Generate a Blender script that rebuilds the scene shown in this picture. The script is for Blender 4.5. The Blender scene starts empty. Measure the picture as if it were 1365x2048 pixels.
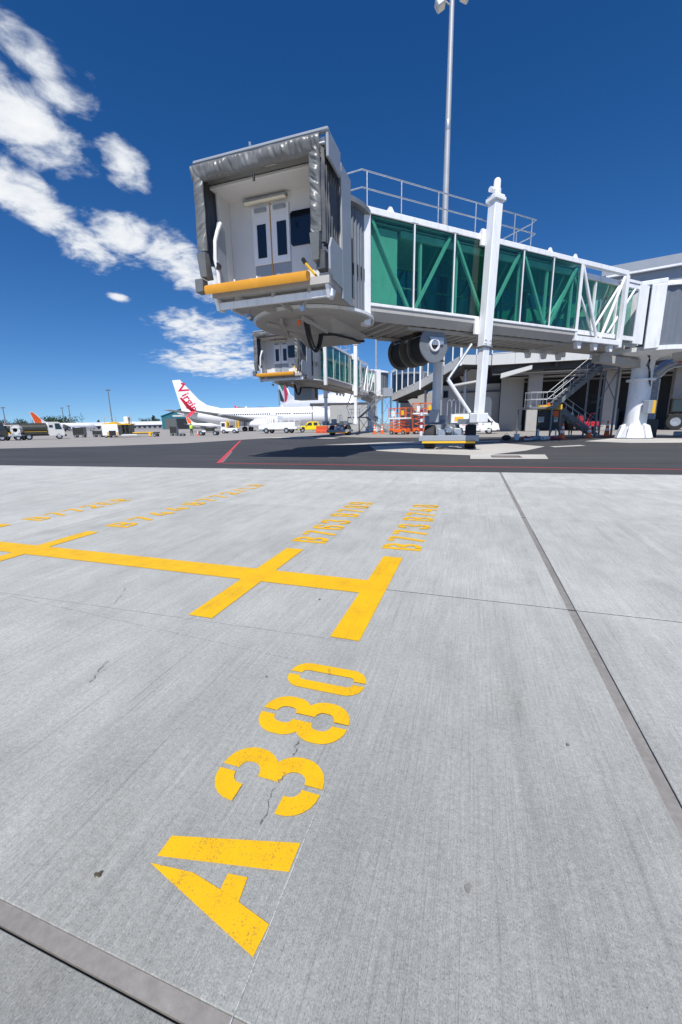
import bpy, bmesh, math, random
from math import sin, cos, pi, radians, atan2, hypot
from mathutils import Vector, Matrix, noise, Euler

# ------------------------------------------------------------------ camera, sky, sun, exposure
S = bpy.context.scene
COL = S.collection
random.seed(7)

cam_d = bpy.data.cameras.new('camera')
cam = bpy.data.objects.new('camera', cam_d)
COL.objects.link(cam)
cam_d.sensor_fit = 'VERTICAL'
cam_d.sensor_height = 36.0
cam_d.lens = 13.97
cam_d.clip_start = 0.05
cam_d.clip_end = 8000
PITCH, ROLL, YAW, CAM_H = 0.217682, -0.019207, -0.319092, 1.267
_fw = Vector((sin(YAW) * cos(PITCH), cos(YAW) * cos(PITCH), -sin(PITCH)))
_rt = Vector((cos(YAW), -sin(YAW), 0))
_up = _rt.cross(_fw)
_r = cos(ROLL) * _rt + sin(ROLL) * _up
_u = -sin(ROLL) * _rt + cos(ROLL) * _up
cam.matrix_world = Matrix(((_r.x, _u.x, -_fw.x, 0), (_r.y, _u.y, -_fw.y, 0), (_r.z, _u.z, -_fw.z, CAM_H), (0, 0, 0, 1)))
S.camera = cam

SUN_DIR = Vector((0.15, -0.66, 1.0)).normalized()          # towards the sun
sun_d = bpy.data.lights.new('sun', 'SUN')
sun_d.energy = 4.6
sun_d.angle = radians(0.53)
sun_d.color = (1.0, 0.965, 0.91)
sun = bpy.data.objects.new('sun', sun_d)
COL.objects.link(sun)
sun.rotation_euler = SUN_DIR.to_track_quat('Z', 'Y').to_euler()
sun.location = SUN_DIR * 200

S.view_settings.view_transform = 'Standard'
S.view_settings.look = 'None'
S.view_settings.gamma = 1.0
S.view_settings.exposure = 0.25
S.view_settings.use_curve_mapping = False
S.render.engine = 'CYCLES'
S.cycles.transparent_max_bounces = 16
S.cycles.max_bounces = 8
S.cycles.use_denoising = True


def N(nt, typ, **kw):
    n = nt.nodes.new(typ)
    for k, v in kw.items():
        if k == 'i':
            for kk, vv in v.items():
                n.inputs[kk].default_value = vv
        else:
            setattr(n, k, v)
    return n


def math_n(nt, op, a, b=None, c=None, clamp=False):
    n = nt.nodes.new('ShaderNodeMath')
    n.operation = op
    n.use_clamp = clamp
    for i, v in enumerate((a, b, c)):
        if v is None:
            continue
        if isinstance(v, (int, float)):
            n.inputs[i].default_value = v
        else:
            nt.links.new(v, n.inputs[i])
    return n.outputs[0]


def mixc(nt, fac, a, b, blend='MIX'):
    n = nt.nodes.new('ShaderNodeMix')
    n.data_type = 'RGBA'
    n.blend_type = blend
    for sock, v in ((n.inputs[0], fac), (n.inputs[6], a), (n.inputs[7], b)):
        if isinstance(v, (int, float)):
            sock.default_value = v
        elif isinstance(v, tuple):
            sock.default_value = (*v, 1) if len(v) == 3 else v
        else:
            nt.links.new(v, sock)
    return n.outputs[2]


W = bpy.data.worlds.new('World')
S.world = W
W.use_nodes = True
wn = W.node_tree
wn.nodes.clear()
SKY_STRENGTH = 0.075
sky = N(wn, 'ShaderNodeTexSky', sky_type='NISHITA', sun_disc=False)
sky.sun_elevation = math.asin(SUN_DIR.z)
sky.sun_rotation = atan2(SUN_DIR.x, SUN_DIR.y)
sky.altitude = 900
sky.air_density = 1.0
sky.dust_density = 0.5
sky.ozone_density = 2.0
hsv = N(wn, 'ShaderNodeHueSaturation', i={'Saturation': 1.26, 'Value': 0.98, 'Hue': 0.505})
gam = N(wn, 'ShaderNodeGamma', i={'Gamma': 1.2})
wn.links.new(sky.outputs[0], gam.inputs[0])
wn.links.new(gam.outputs[0], hsv.inputs['Color'])
tc = N(wn, 'ShaderNodeTexCoord')
sep = N(wn, 'ShaderNodeSeparateXYZ')
wn.links.new(tc.outputs['Generated'], sep.inputs[0])
# look up the sky a little above the true direction, which keeps the dusty horizon band out of the clear air
lift = N(wn, 'ShaderNodeVectorMath', operation='MULTIPLY_ADD', i={1: (1, 1, 0.93), 2: (0, 0, 0.085)})
wn.links.new(tc.outputs['Generated'], lift.inputs[0])
nrm = N(wn, 'ShaderNodeVectorMath', operation='NORMALIZE')
wn.links.new(lift.outputs[0], nrm.inputs[0])
wn.links.new(nrm.outputs[0], sky.inputs['Vector'])
# cloud field: noise on a flat layer high above the ground
dz = math_n(wn, 'ADD', math_n(wn, 'MAXIMUM', sep.outputs[2], 0.0), 0.16)
comb = N(wn, 'ShaderNodeCombineXYZ')
wn.links.new(math_n(wn, 'DIVIDE', sep.outputs[0], dz), comb.inputs[0])
wn.links.new(math_n(wn, 'DIVIDE', sep.outputs[1], dz), comb.inputs[1])
n1 = N(wn, 'ShaderNodeTexNoise', noise_dimensions='3D', i={'Scale': 6.0, 'Detail': 10.0, 'Roughness': 0.62, 'Distortion': 0.5})
wn.links.new(comb.outputs[0], n1.inputs['Vector'])
n2 = N(wn, 'ShaderNodeTexNoise', noise_dimensions='3D', i={'Scale': 15.0, 'Detail': 7.0, 'Roughness': 0.55, 'Distortion': 0.5})
wn.links.new(comb.outputs[0], n2.inputs['Vector'])
# cumulus patches: (azimuth deg from +Y towards +X, elevation deg, half width deg, half height deg, tilt deg, weight)
CLOUDS = [(-49.6, 32.6, 2.8, 1.4, -30, 1.0), (-51.0, 27.9, 4.3, 2.7, -10, 1.3), (-47.5, 30.7, 2.4, 1.4, 0, 1.0), (-53.1, 29.0, 2.2, 2.0, 0, 1.0), (-42.6, 26.8, 2.3, 1.5, -30, 1.0), (-51.6, 22.3, 3.7, 1.9, -35, 1.2), (-53.9, 23.0, 2.3, 1.6, 0, 1.2), (-47.6, 19.3, 2.8, 1.7, -30, 0.95), (-43.2, 20.6, 3.5, 2.1, -15, 1.2), (-38.3, 19.1, 4.1, 2.2, -25, 1.2), (-33.8, 17.4, 3.5, 2.1, -10, 1.1), (-35.5, 12.2, 5.1, 1.8, -5, 1.1), (-34.5, 8.0, 6.4, 1.6, -5, 1.15), (-34.5, 10.0, 4.6, 1.3, -5, 1.0), (-44.9, 14.7, 1.0, 0.5, -10, 0.9), (-47.1, 32.7, 1.6, 0.6, -40, 0.5), (-44.7, 32.5, 0.7, 0.8, -50, 0.5), (-61, 26, 5, 3, -10, 1.1), (-68, 19, 6, 3, 5, 1.1), (-75, 30, 5, 2.5, 0, 1.0)]
mask = None
for az, el, hw, hh, tilt, wt in CLOUDS:
    a, e = radians(az), radians(el)
    c = Vector((sin(a) * cos(e), cos(a) * cos(e), sin(e)))
    rt = Vector((cos(a), -sin(a), 0))
    up = rt.cross(c)
    ct, st = cos(radians(tilt)), sin(radians(tilt))
    ax1 = (rt * ct + up * st) / math.tan(radians(hw * 1.22))
    ax2 = (-rt * st + up * ct) / math.tan(radians(hh * 1.22))
    sub = N(wn, 'ShaderNodeVectorMath', operation='SUBTRACT', i={1: c})
    wn.links.new(tc.outputs['Generated'], sub.inputs[0])
    d1 = N(wn, 'ShaderNodeVectorMath', operation='DOT_PRODUCT', i={1: ax1})
    d2 = N(wn, 'ShaderNodeVectorMath', operation='DOT_PRODUCT', i={1: ax2})
    wn.links.new(sub.outputs[0], d1.inputs[0])
    wn.links.new(sub.outputs[0], d2.inputs[0])
    r2 = math_n(wn, 'ADD', math_n(wn, 'POWER', math_n(wn, 'ABSOLUTE', d1.outputs['Value']), 2.0),
                math_n(wn, 'POWER', math_n(wn, 'ABSOLUTE', d2.outputs['Value']), 2.0))
    # front hemisphere only
    dd = N(wn, 'ShaderNodeVectorMath', operation='DOT_PRODUCT', i={1: c})
    wn.links.new(tc.outputs['Generated'], dd.inputs[0])
    front = math_n(wn, 'GREATER_THAN', dd.outputs['Value'], 0.2)
    m = math_n(wn, 'ADD', math_n(wn, 'MULTIPLY', math_n(wn, 'SUBTRACT', 1.0, r2), wt), math_n(wn, 'MULTIPLY', math_n(wn, 'SUBTRACT', front, 1.0), 20.0))
    mask = m if mask is None else math_n(wn, 'MAXIMUM', mask, m)
mask = math_n(wn, 'MAXIMUM', mask, -4.0)
fld = math_n(wn, 'ADD', math_n(wn, 'MULTIPLY', math_n(wn, 'SUBTRACT', n1.outputs[0], 0.5), 3.1),
             math_n(wn, 'MULTIPLY', math_n(wn, 'SUBTRACT', n2.outputs[0], 0.5), 1.5))
dens = math_n(wn, 'ADD', math_n(wn, 'SUBTRACT', math_n(wn, 'MULTIPLY', mask, 0.95), 0.22), fld)
mr = N(wn, 'ShaderNodeMapRange', interpolation_type='SMOOTHSTEP', i={'From Min': -0.22, 'From Max': 0.95, 'To Min': 0.0, 'To Max': 0.97})
wn.links.new(dens, mr.inputs['Value'])
core = N(wn, 'ShaderNodeMapRange', i={'From Min': 0.3, 'From Max': 1.5, 'To Min': 0.0, 'To Max': 1.0})
wn.links.new(dens, core.inputs['Value'])
ccol = mixc(wn, core.outputs[0], (8.2, 8.8, 9.7), (11.0, 11.1, 11.2))
skyc = mixc(wn, mr.outputs[0], hsv.outputs['Color'], ccol)
bg = N(wn, 'ShaderNodeBackground', i={'Strength': SKY_STRENGTH})
wn.links.new(skyc, bg.inputs['Color'])
wo = N(wn, 'ShaderNodeOutputWorld')
wn.links.new(bg.outputs[0], wo.inputs[0])


# ------------------------------------------------------------------ helpers
def tag(o, label=None, cat=None, group=None, kind=None):
    if label: o['label'] = label
    if cat: o['category'] = cat
    if group: o['group'] = group
    if kind: o['kind'] = kind
    return o


def empty(name, loc=(0, 0, 0), rz=0.0, label=None, cat=None, group=None, kind=None):
    o = bpy.data.objects.new(name, None)
    COL.objects.link(o)
    o.location = loc
    o.rotation_euler = (0, 0, rz)
    o.empty_display_size = 0.3
    return tag(o, label, cat, group, kind)


def copy_tree(o, parent=None):
    c = o.copy()
    COL.objects.link(c)
    if parent is not None:
        c.parent = parent
    for ch in list(o.children):
        copy_tree(ch, c)
    return c


class MB:
    """collects shapes, then links them as ONE mesh object"""

    def __init__(self, T=None):
        self.v, self.f, self.T = [], [], T

    def add(self, vs, fs):
        b = len(self.v)
        if self.T is not None:
            vs = [self.T @ Vector(p) for p in vs]
        self.v += [tuple(p) for p in vs]
        self.f += [tuple(i + b for i in f) for f in fs]
        return self

    def box(self, x0, x1, y0, y1, z0, z1):
        v = [(x0, y0, z0), (x1, y0, z0), (x1, y1, z0), (x0, y1, z0), (x0, y0, z1), (x1, y0, z1), (x1, y1, z1), (x0, y1, z1)]
        return self.add(v, [(0, 3, 2, 1), (4, 5, 6, 7), (0, 1, 5, 4), (1, 2, 6, 5), (2, 3, 7, 6), (3, 0, 4, 7)])

    def cb(self, x0, x1, y0, y1, z0, z1, b=0.01):
        """box with chamfered edges"""
        vs = []
        b = min(b, (x1 - x0) * .45, (y1 - y0) * .45, (z1 - z0) * .45)
        bm = bmesh.new()
        bmesh.ops.create_cube(bm, size=1)
        for p in bm.verts:
            p.co = ((x0 + x1) / 2 + p.co.x * (x1 - x0), (y0 + y1) / 2 + p.co.y * (y1 - y0), (z0 + z1) / 2 + p.co.z * (z1 - z0))
        bmesh.ops.bevel(bm, geom=bm.edges[:], offset=b, segments=1, affect='EDGES', profile=0.5)
        bm.verts.index_update()
        self.add([p.co.copy() for p in bm.verts], [tuple(q.index for q in f.verts) for f in bm.faces])
        bm.free()
        return self

    def beam(self, p0, p1, w, h, up=(0, 0, 1)):
        p0, p1 = Vector(p0), Vector(p1)
        d = (p1 - p0).normalized()
        u = Vector(up)
        if abs(d.dot(u)) > .98:
            u = Vector((1, 0, 0)) if abs(d.x) < .9 else Vector((0, 1, 0))
        s = d.cross(u).normalized()
        u = s.cross(d)
        v = []
        for p in (p0, p1):
            for a, b in ((-1, -1), (1, -1), (1, 1), (-1, 1)):
                v.append(p + s * (a * w / 2) + u * (b * h / 2))
        return self.add(v, [(0, 1, 2, 3), (7, 6, 5, 4), (0, 4, 5, 1), (1, 5, 6, 2), (2, 6, 7, 3), (3, 7, 4, 0)])

    def tube(self, p0, p1, r0, r1=None, n=10, cap=True):
        r1 = r0 if r1 is None else r1
        p0, p1 = Vector(p0), Vector(p1)
        d = (p1 - p0).normalized()
        a = Vector((0, 0, 1)) if abs(d.z) < .9 else Vector((1, 0, 0))
        s = d.cross(a).normalized()
        u = s.cross(d)
        v = []
        for p, r in ((p0, r0), (p1, r1)):
            for k in range(n):
                t = 2 * pi * k / n
                v.append(p + (s * cos(t) + u * sin(t)) * r)
        f = [(k, (k + 1) % n, n + (k + 1) % n, n + k) for k in range(n)]
        if cap:
            f += [tuple(range(n - 1, -1, -1)), tuple(range(n, 2 * n))]
        return self.add(v, f)

    def path(self, pts, r, n=6):
        pts = [Vector(p) for p in pts]
        v, f = [], []
        m = len(pts)
        ref = Vector((0.31, 0.17, 0.93)).normalized()
        for i, p in enumerate(pts):
            d = (pts[min(i + 1, m - 1)] - pts[max(i - 1, 0)]).normalized()
            s = d.cross(ref)
            if s.length < .05: s = d.cross(Vector((1, 0, 0)))
            s.normalize()
            u = s.cross(d)
            for k in range(n):
                t = 2 * pi * k / n
                v.append(p + (s * cos(t) + u * sin(t)) * r)
        for i in range(m - 1):
            for k in range(n):
                f.append((i * n + k, i * n + (k + 1) % n, (i + 1) * n + (k + 1) % n, (i + 1) * n + k))
        f += [tuple(range(n - 1, -1, -1)), tuple(range((m - 1) * n, m * n))]
        return self.add(v, f)

    def lathe(self, prof, n=20, c=(0, 0, 0), axis='z', a0=0.0, a1=2 * pi):
        full = abs(a1 - a0 - 2 * pi) < 1e-6
        v, f = [], []
        m = n if full else n + 1
        for r, z in prof:
            for k in range(m):
                t = a0 + (a1 - a0) * k / n
                p = (r * cos(t), r * sin(t), z)
                if axis == 'y': p = (p[0], p[2], p[1])
                if axis == 'x': p = (p[2], p[0], p[1])
                v.append((p[0] + c[0], p[1] + c[1], p[2] + c[2]))
        for i in range(len(prof) - 1):
            for k in range(n):
                k2 = (k + 1) % m
                f.append((i * m + k, i * m + k2, (i + 1) * m + k2, (i + 1) * m + k))
        return self.add(v, f)

    def prism(self, poly, z0, z1, axis='z'):
        n = len(poly)
        def P(a, b, c):
            return (a, b, c) if axis == 'z' else ((a, c, b) if axis == 'y' else (c, a, b))
        v = [P(a, b, z0) for a, b in poly] + [P(a, b, z1) for a, b in poly]
        f = [tuple(range(n - 1, -1, -1)), tuple(range(n, 2 * n))] + [(k, (k + 1) % n, n + (k + 1) % n, n + k) for k in range(n)]
        return self.add(v, f)

    def loft(self, rings, cap=True):
        n = len(rings[0])
        v = [p for r in rings for p in r]
        f = []
        for i in range(len(rings) - 1):
            for k in range(n):
                f.append((i * n + k, i * n + (k + 1) % n, (i + 1) * n + (k + 1) % n, (i + 1) * n + k))
        if cap:
            f += [tuple(range(n - 1, -1, -1)), tuple(range((len(rings) - 1) * n, len(rings) * n))]
        return self.add(v, f)

    def sheet(self, poly, z=None):
        v = [p if z is None else (p[0], p[1], z) for p in poly]
        return self.add(v, [tuple(range(len(v)))])

    def mesh(self, name):
        me = bpy.data.meshes.new(name)
        me.from_pydata(self.v, [], self.f)
        bm = bmesh.new()
        bm.from_mesh(me)
        bmesh.ops.recalc_face_normals(bm, faces=bm.faces[:])
        bm.to_mesh(me)
        bm.free()
        return me

    def build(self, name, mat, parent=None, smooth=None, kind=None, label=None):
        me = self.mesh(name)
        if smooth:
            me.polygons.foreach_set('use_smooth', [True] * len(me.polygons))
            me.set_sharp_from_angle(angle=radians(smooth))
        me.materials.append(mat)
        o = bpy.data.objects.new(name, me)
        COL.objects.link(o)
        if parent is not None:
            o.parent = parent
        if kind: o['kind'] = kind
        if label: o['label'] = label
        return o


def up_sheet(name, polys, z, mat, parent=None, kind=None, stack=0.0):
    """flat sheets facing up"""
    me = bpy.data.meshes.new(name)
    v, f = [], []
    for ip, p in enumerate(polys):
        a = sum(p[i][0] * p[(i + 1) % len(p)][1] - p[(i + 1) % len(p)][0] * p[i][1] for i in range(len(p)))
        if a < 0: p = p[::-1]
        b = len(v)
        v += [(q[0], q[1], z + ip * stack) for q in p]
        f.append(tuple(range(b, b + len(p))))
    me.from_pydata(v, [], f)
    me.materials.append(mat)
    o = bpy.data.objects.new(name, me)
    COL.objects.link(o)
    if parent is not None: o.parent = parent
    if kind: o['kind'] = kind
    return o


def text_mesh(txt, size, shear=0.0, extrude=0.0, align='CENTER', bold=0.0):
    cu = bpy.data.curves.new('lettering', 'FONT')
    cu.body = txt
    cu.size = size
    cu.shear = shear
    cu.extrude = extrude
    cu.offset = bold
    cu.align_x = align
    cu.align_y = 'CENTER'
    cu.resolution_u = 3
    ob = bpy.data.objects.new('lettering', cu)
    me = bpy.data.meshes.new_from_object(ob)
    bpy.data.objects.remove(ob)
    return me


def text_obj(name, txt, size, mat, parent, M4, shear=0.0, sx=1.0, bold=0.0):
    me = text_mesh(txt, size, shear, bold=bold)
    me.transform(M4 @ Matrix.Diagonal((sx, 1, 1, 1)))
    me.materials.clear()
    me.materials.append(mat)
    o = bpy.data.objects.new(name, me)
    COL.objects.link(o)
    o.parent = parent
    return o


# ------------------------------------------------------------------ materials
MATS = {}


def mat(name, col, rough=0.5, metal=0.0, spec=0.5, var=0.06, vscale=3.0, bump=0.0, bscale=40.0, coat=0.0, dirt=0.0, dirtcol=(0.16, 0.14, 0.12), emit=None):
    if name in MATS: return MATS[name]
    m = bpy.data.materials.new(name)
    m.use_nodes = True
    nt = m.node_tree
    b = nt.nodes['Principled BSDF']
    b.inputs['Roughness'].default_value = rough
    b.inputs['Metallic'].default_value = metal
    b.inputs['Specular IOR Level'].default_value = spec
    if coat:
        b.inputs['Coat Weight'].default_value = coat
        b.inputs['Coat Roughness'].default_value = 0.08
    tcn = N(nt, 'ShaderNodeTexCoord')
    no = N(nt, 'ShaderNodeTexNoise', i={'Scale': vscale, 'Detail': 6.0, 'Roughness': 0.65})
    nt.links.new(tcn.outputs['Object'], no.inputs['Vector'])
    k = N(nt, 'ShaderNodeMapRange', i={'From Min': 0.25, 'From Max': 0.75, 'To Min': 1 - var, 'To Max': 1 + var})
    nt.links.new(no.outputs[0], k.inputs['Value'])
    hs = N(nt, 'ShaderNodeHueSaturation', i={'Color': (*col, 1)})
    nt.links.new(k.outputs[0], hs.inputs['Value'])
    c = hs.outputs[0]
    if dirt:
        n3 = N(nt, 'ShaderNodeTexNoise', i={'Scale': vscale * 2.3, 'Detail': 8.0, 'Roughness': 0.75})
        mp = N(nt, 'ShaderNodeMapping', i={'Scale': (1.6, 1.6, 0.35)})
        nt.links.new(tcn.outputs['Object'], mp.inputs[0])
        nt.links.new(mp.outputs[0], n3.inputs['Vector'])
        k3 = N(nt, 'ShaderNodeMapRange', i={'From Min': 0.5, 'From Max': 0.8, 'To Min': 0.0, 'To Max': dirt})
        nt.links.new(n3.outputs[0], k3.inputs['Value'])
        c = mixc(nt, k3.outputs[0], c, dirtcol)
    nt.links.new(c, b.inputs['Base Color'])
    rr = N(nt, 'ShaderNodeMapRange', i={'From Min': 0.2, 'From Max': 0.8, 'To Min': max(0.02, rough - 0.08), 'To Max': min(1, rough + 0.1)})
    nt.links.new(no.outputs[0], rr.inputs['Value'])
    nt.links.new(rr.outputs[0], b.inputs['Roughness'])
    if bump:
        bn = N(nt, 'ShaderNodeTexNoise', i={'Scale': bscale, 'Detail': 4.0})
        nt.links.new(tcn.outputs['Object'], bn.inputs['Vector'])
        bu = N(nt, 'ShaderNodeBump', i={'Strength': bump, 'Distance': 0.02})
        nt.links.new(bn.outputs[0], bu.inputs['Height'])
        nt.links.new(bu.outputs[0], b.inputs['Normal'])
    if emit:
        b.inputs['Emission Color'].default_value = (*emit[:3], 1)
        b.inputs['Emission Strength'].default_value = emit[3]
    MATS[name] = m
    return m


WHITE = mat('white_paint', (0.80, 0.81, 0.82), 0.38, var=0.05, dirt=0.42, vscale=1.0)
WHITE2 = mat('white_gloss', (0.82, 0.82, 0.83), 0.25, var=0.02, coat=0.4, vscale=0.4)
CABSIDE = mat('cab_side_paint', (0.30, 0.33, 0.37), 0.45, var=0.04, vscale=0.8)
CURT = mat('curtain_slats', (0.17, 0.19, 0.215), 0.4, metal=0.2, var=0.06)
CREAM = mat('cab_lining', (0.68, 0.68, 0.67), 0.5, var=0.03, vscale=0.7)
GREYP = mat('grey_paint', (0.30, 0.33, 0.37), 0.42, var=0.04, vscale=1.2, dirt=0.1)
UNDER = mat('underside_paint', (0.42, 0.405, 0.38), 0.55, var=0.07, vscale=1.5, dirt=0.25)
GALV = mat('galvanised_steel', (0.52, 0.55, 0.58), 0.42, metal=0.75, var=0.12, vscale=7.0)
GALVD = mat('dull_steel', (0.21, 0.225, 0.24), 0.5, metal=0.3, var=0.12, vscale=5.0)
DRUM = mat('dark_drum', (0.13, 0.118, 0.108), 0.45, metal=0.3, var=0.25, vscale=4.0)
RUBBER = mat('black_rubber', (0.022, 0.022, 0.023), 0.75, var=0.3, vscale=12)
BLACK = mat('black_paint', (0.02, 0.02, 0.022), 0.4, var=0.2)
FABRIC = mat('canopy_fabric', (0.15, 0.153, 0.15), 0.34, var=0.12, vscale=3.0, bump=0.4, bscale=9.0)
FABRICD = mat('canopy_fabric_dark', (0.085, 0.087, 0.09), 0.4, var=0.2, vscale=5.0)
YBUMP = mat('bumper_yellow', (0.66, 0.30, 0.025), 0.42, var=0.07, vscale=4)
YELLOW = mat('sign_yellow', (0.80, 0.46, 0.02), 0.45, var=0.05)
ORANGE = mat('orange_plastic', (0.85, 0.13, 0.015), 0.45, var=0.08)
ORANGEM = mat('orange_machine', (0.78, 0.14, 0.02), 0.42, var=0.1, dirt=0.2)
RED = mat('red_paint', (0.58, 0.02, 0.035), 0.38, var=0.06)
REDD = mat('dark_red_paint', (0.32, 0.025, 0.03), 0.45, var=0.1)
GREEN = mat('green_paint', (0.015, 0.23, 0.10), 0.4)
BLUE = mat('blue_paint', (0.03, 0.16, 0.36), 0.45)
DGLASS = mat('dark_glass', (0.008, 0.010, 0.016), 0.08, spec=0.6, var=0.2)
WINGLASS = mat('terminal_glass', (0.010, 0.045, 0.10), 0.04, spec=0.9, var=0.1)
WINGLASS.node_tree.nodes['Principled BSDF'].inputs['IOR'].default_value = 2.5
CARGLASS = mat('vehicle_glass', (0.025, 0.035, 0.035), 0.06, spec=0.7, var=0.1)
PALEPANEL = mat('pale_cladding', (0.60, 0.60, 0.575), 0.5, var=0.04, vscale=0.6, dirt=0.1)
GREYWALL = mat('grey_wall', (0.43, 0.42, 0.41), 0.7, var=0.08, vscale=0.8, bump=0.15)
MASTG = mat('mast_grey', (0.40, 0.42, 0.44), 0.5, metal=0.25, var=0.06, vscale=2)
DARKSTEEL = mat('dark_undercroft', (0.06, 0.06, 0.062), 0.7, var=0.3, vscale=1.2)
BEIGE = mat('roller_door', (0.42, 0.41, 0.37), 0.6, var=0.06, vscale=0.7)
CONCW = mat('precast_concrete', (0.40, 0.385, 0.36), 0.75, var=0.1, vscale=1.3, bump=0.2)
ROOFGREY = mat('roof_sheet', (0.30, 0.32, 0.35), 0.45, metal=0.2, var=0.06, vscale=0.6)
TEAL = mat('hangar_teal', (0.018, 0.14, 0.18), 0.5, var=0.1, vscale=0.2)
YUTE = mat('vehicle_yellow', (0.85, 0.62, 0.01), 0.3, coat=0.5, var=0.03)
DKGREEN = mat('tank_dark', (0.035, 0.037, 0.03), 0.4, var=0.2)
LAMPW = mat('lamp_diffuser', (0.85, 0.80, 0.66), 0.4, var=0.02)
ORANGESEAL = mat('door_seal', (0.55, 0.30, 0.12), 0.6)
LEAF = mat('foliage', (0.035, 0.06, 0.025), 0.8, var=0.45, vscale=0.3)
BARK = mat('bark', (0.09, 0.065, 0.045), 0.9, var=0.2)
HIVIS = mat('hivis_yellow', (0.55, 0.85, 0.03), 0.6)
CANVAS = mat('tool_bag_canvas', (0.045, 0.045, 0.04), 0.8, var=0.3, vscale=14)
SKINM = mat('skin', (0.45, 0.27, 0.19), 0.5)


def glass_mat(name, tint, gl=0.04):
    m = bpy.data.materials.new(name)
    m.use_nodes = True
    nt = m.node_tree
    nt.nodes.clear()
    out = N(nt, 'ShaderNodeOutputMaterial')
    tr = N(nt, 'ShaderNodeBsdfTransparent', i={'Color': (*tint, 1)})
    gs = N(nt, 'ShaderNodeBsdfGlossy', i={'Color': (0.9, 1.0, 0.97, 1), 'Roughness': gl})
    fr = N(nt, 'ShaderNodeFresnel', i={'IOR': 1.6})
    tcn = N(nt, 'ShaderNodeTexCoord')
    no = N(nt, 'ShaderNodeTexNoise', i={'Scale': 0.9, 'Detail': 3.0})
    nt.links.new(tcn.outputs['Object'], no.inputs['Vector'])
    bu = N(nt, 'ShaderNodeBump', i={'Strength': 0.05, 'Distance': 0.05})
    nt.links.new(no.outputs[0], bu.inputs['Height'])
    nt.links.new(bu.outputs[0], gs.inputs['Normal'])
    mx = N(nt, 'ShaderNodeMixShader')
    ge = N(nt, 'ShaderNodeNewGeometry')
    nt.links.new(math_n(nt, 'MULTIPLY', fr.outputs[0], math_n(nt, 'SUBTRACT', 1.0, ge.outputs['Backfacing'])), mx.inputs[0])
    nt.links.new(tr.outputs[0], mx.inputs[1])
    nt.links.new(gs.outputs[0], mx.inputs[2])
    nt.links.new(mx.outputs[0], out.inputs[0])
    return m


GGLASS = glass_mat('green_glass', (0.52, 0.78, 0.695))


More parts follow.
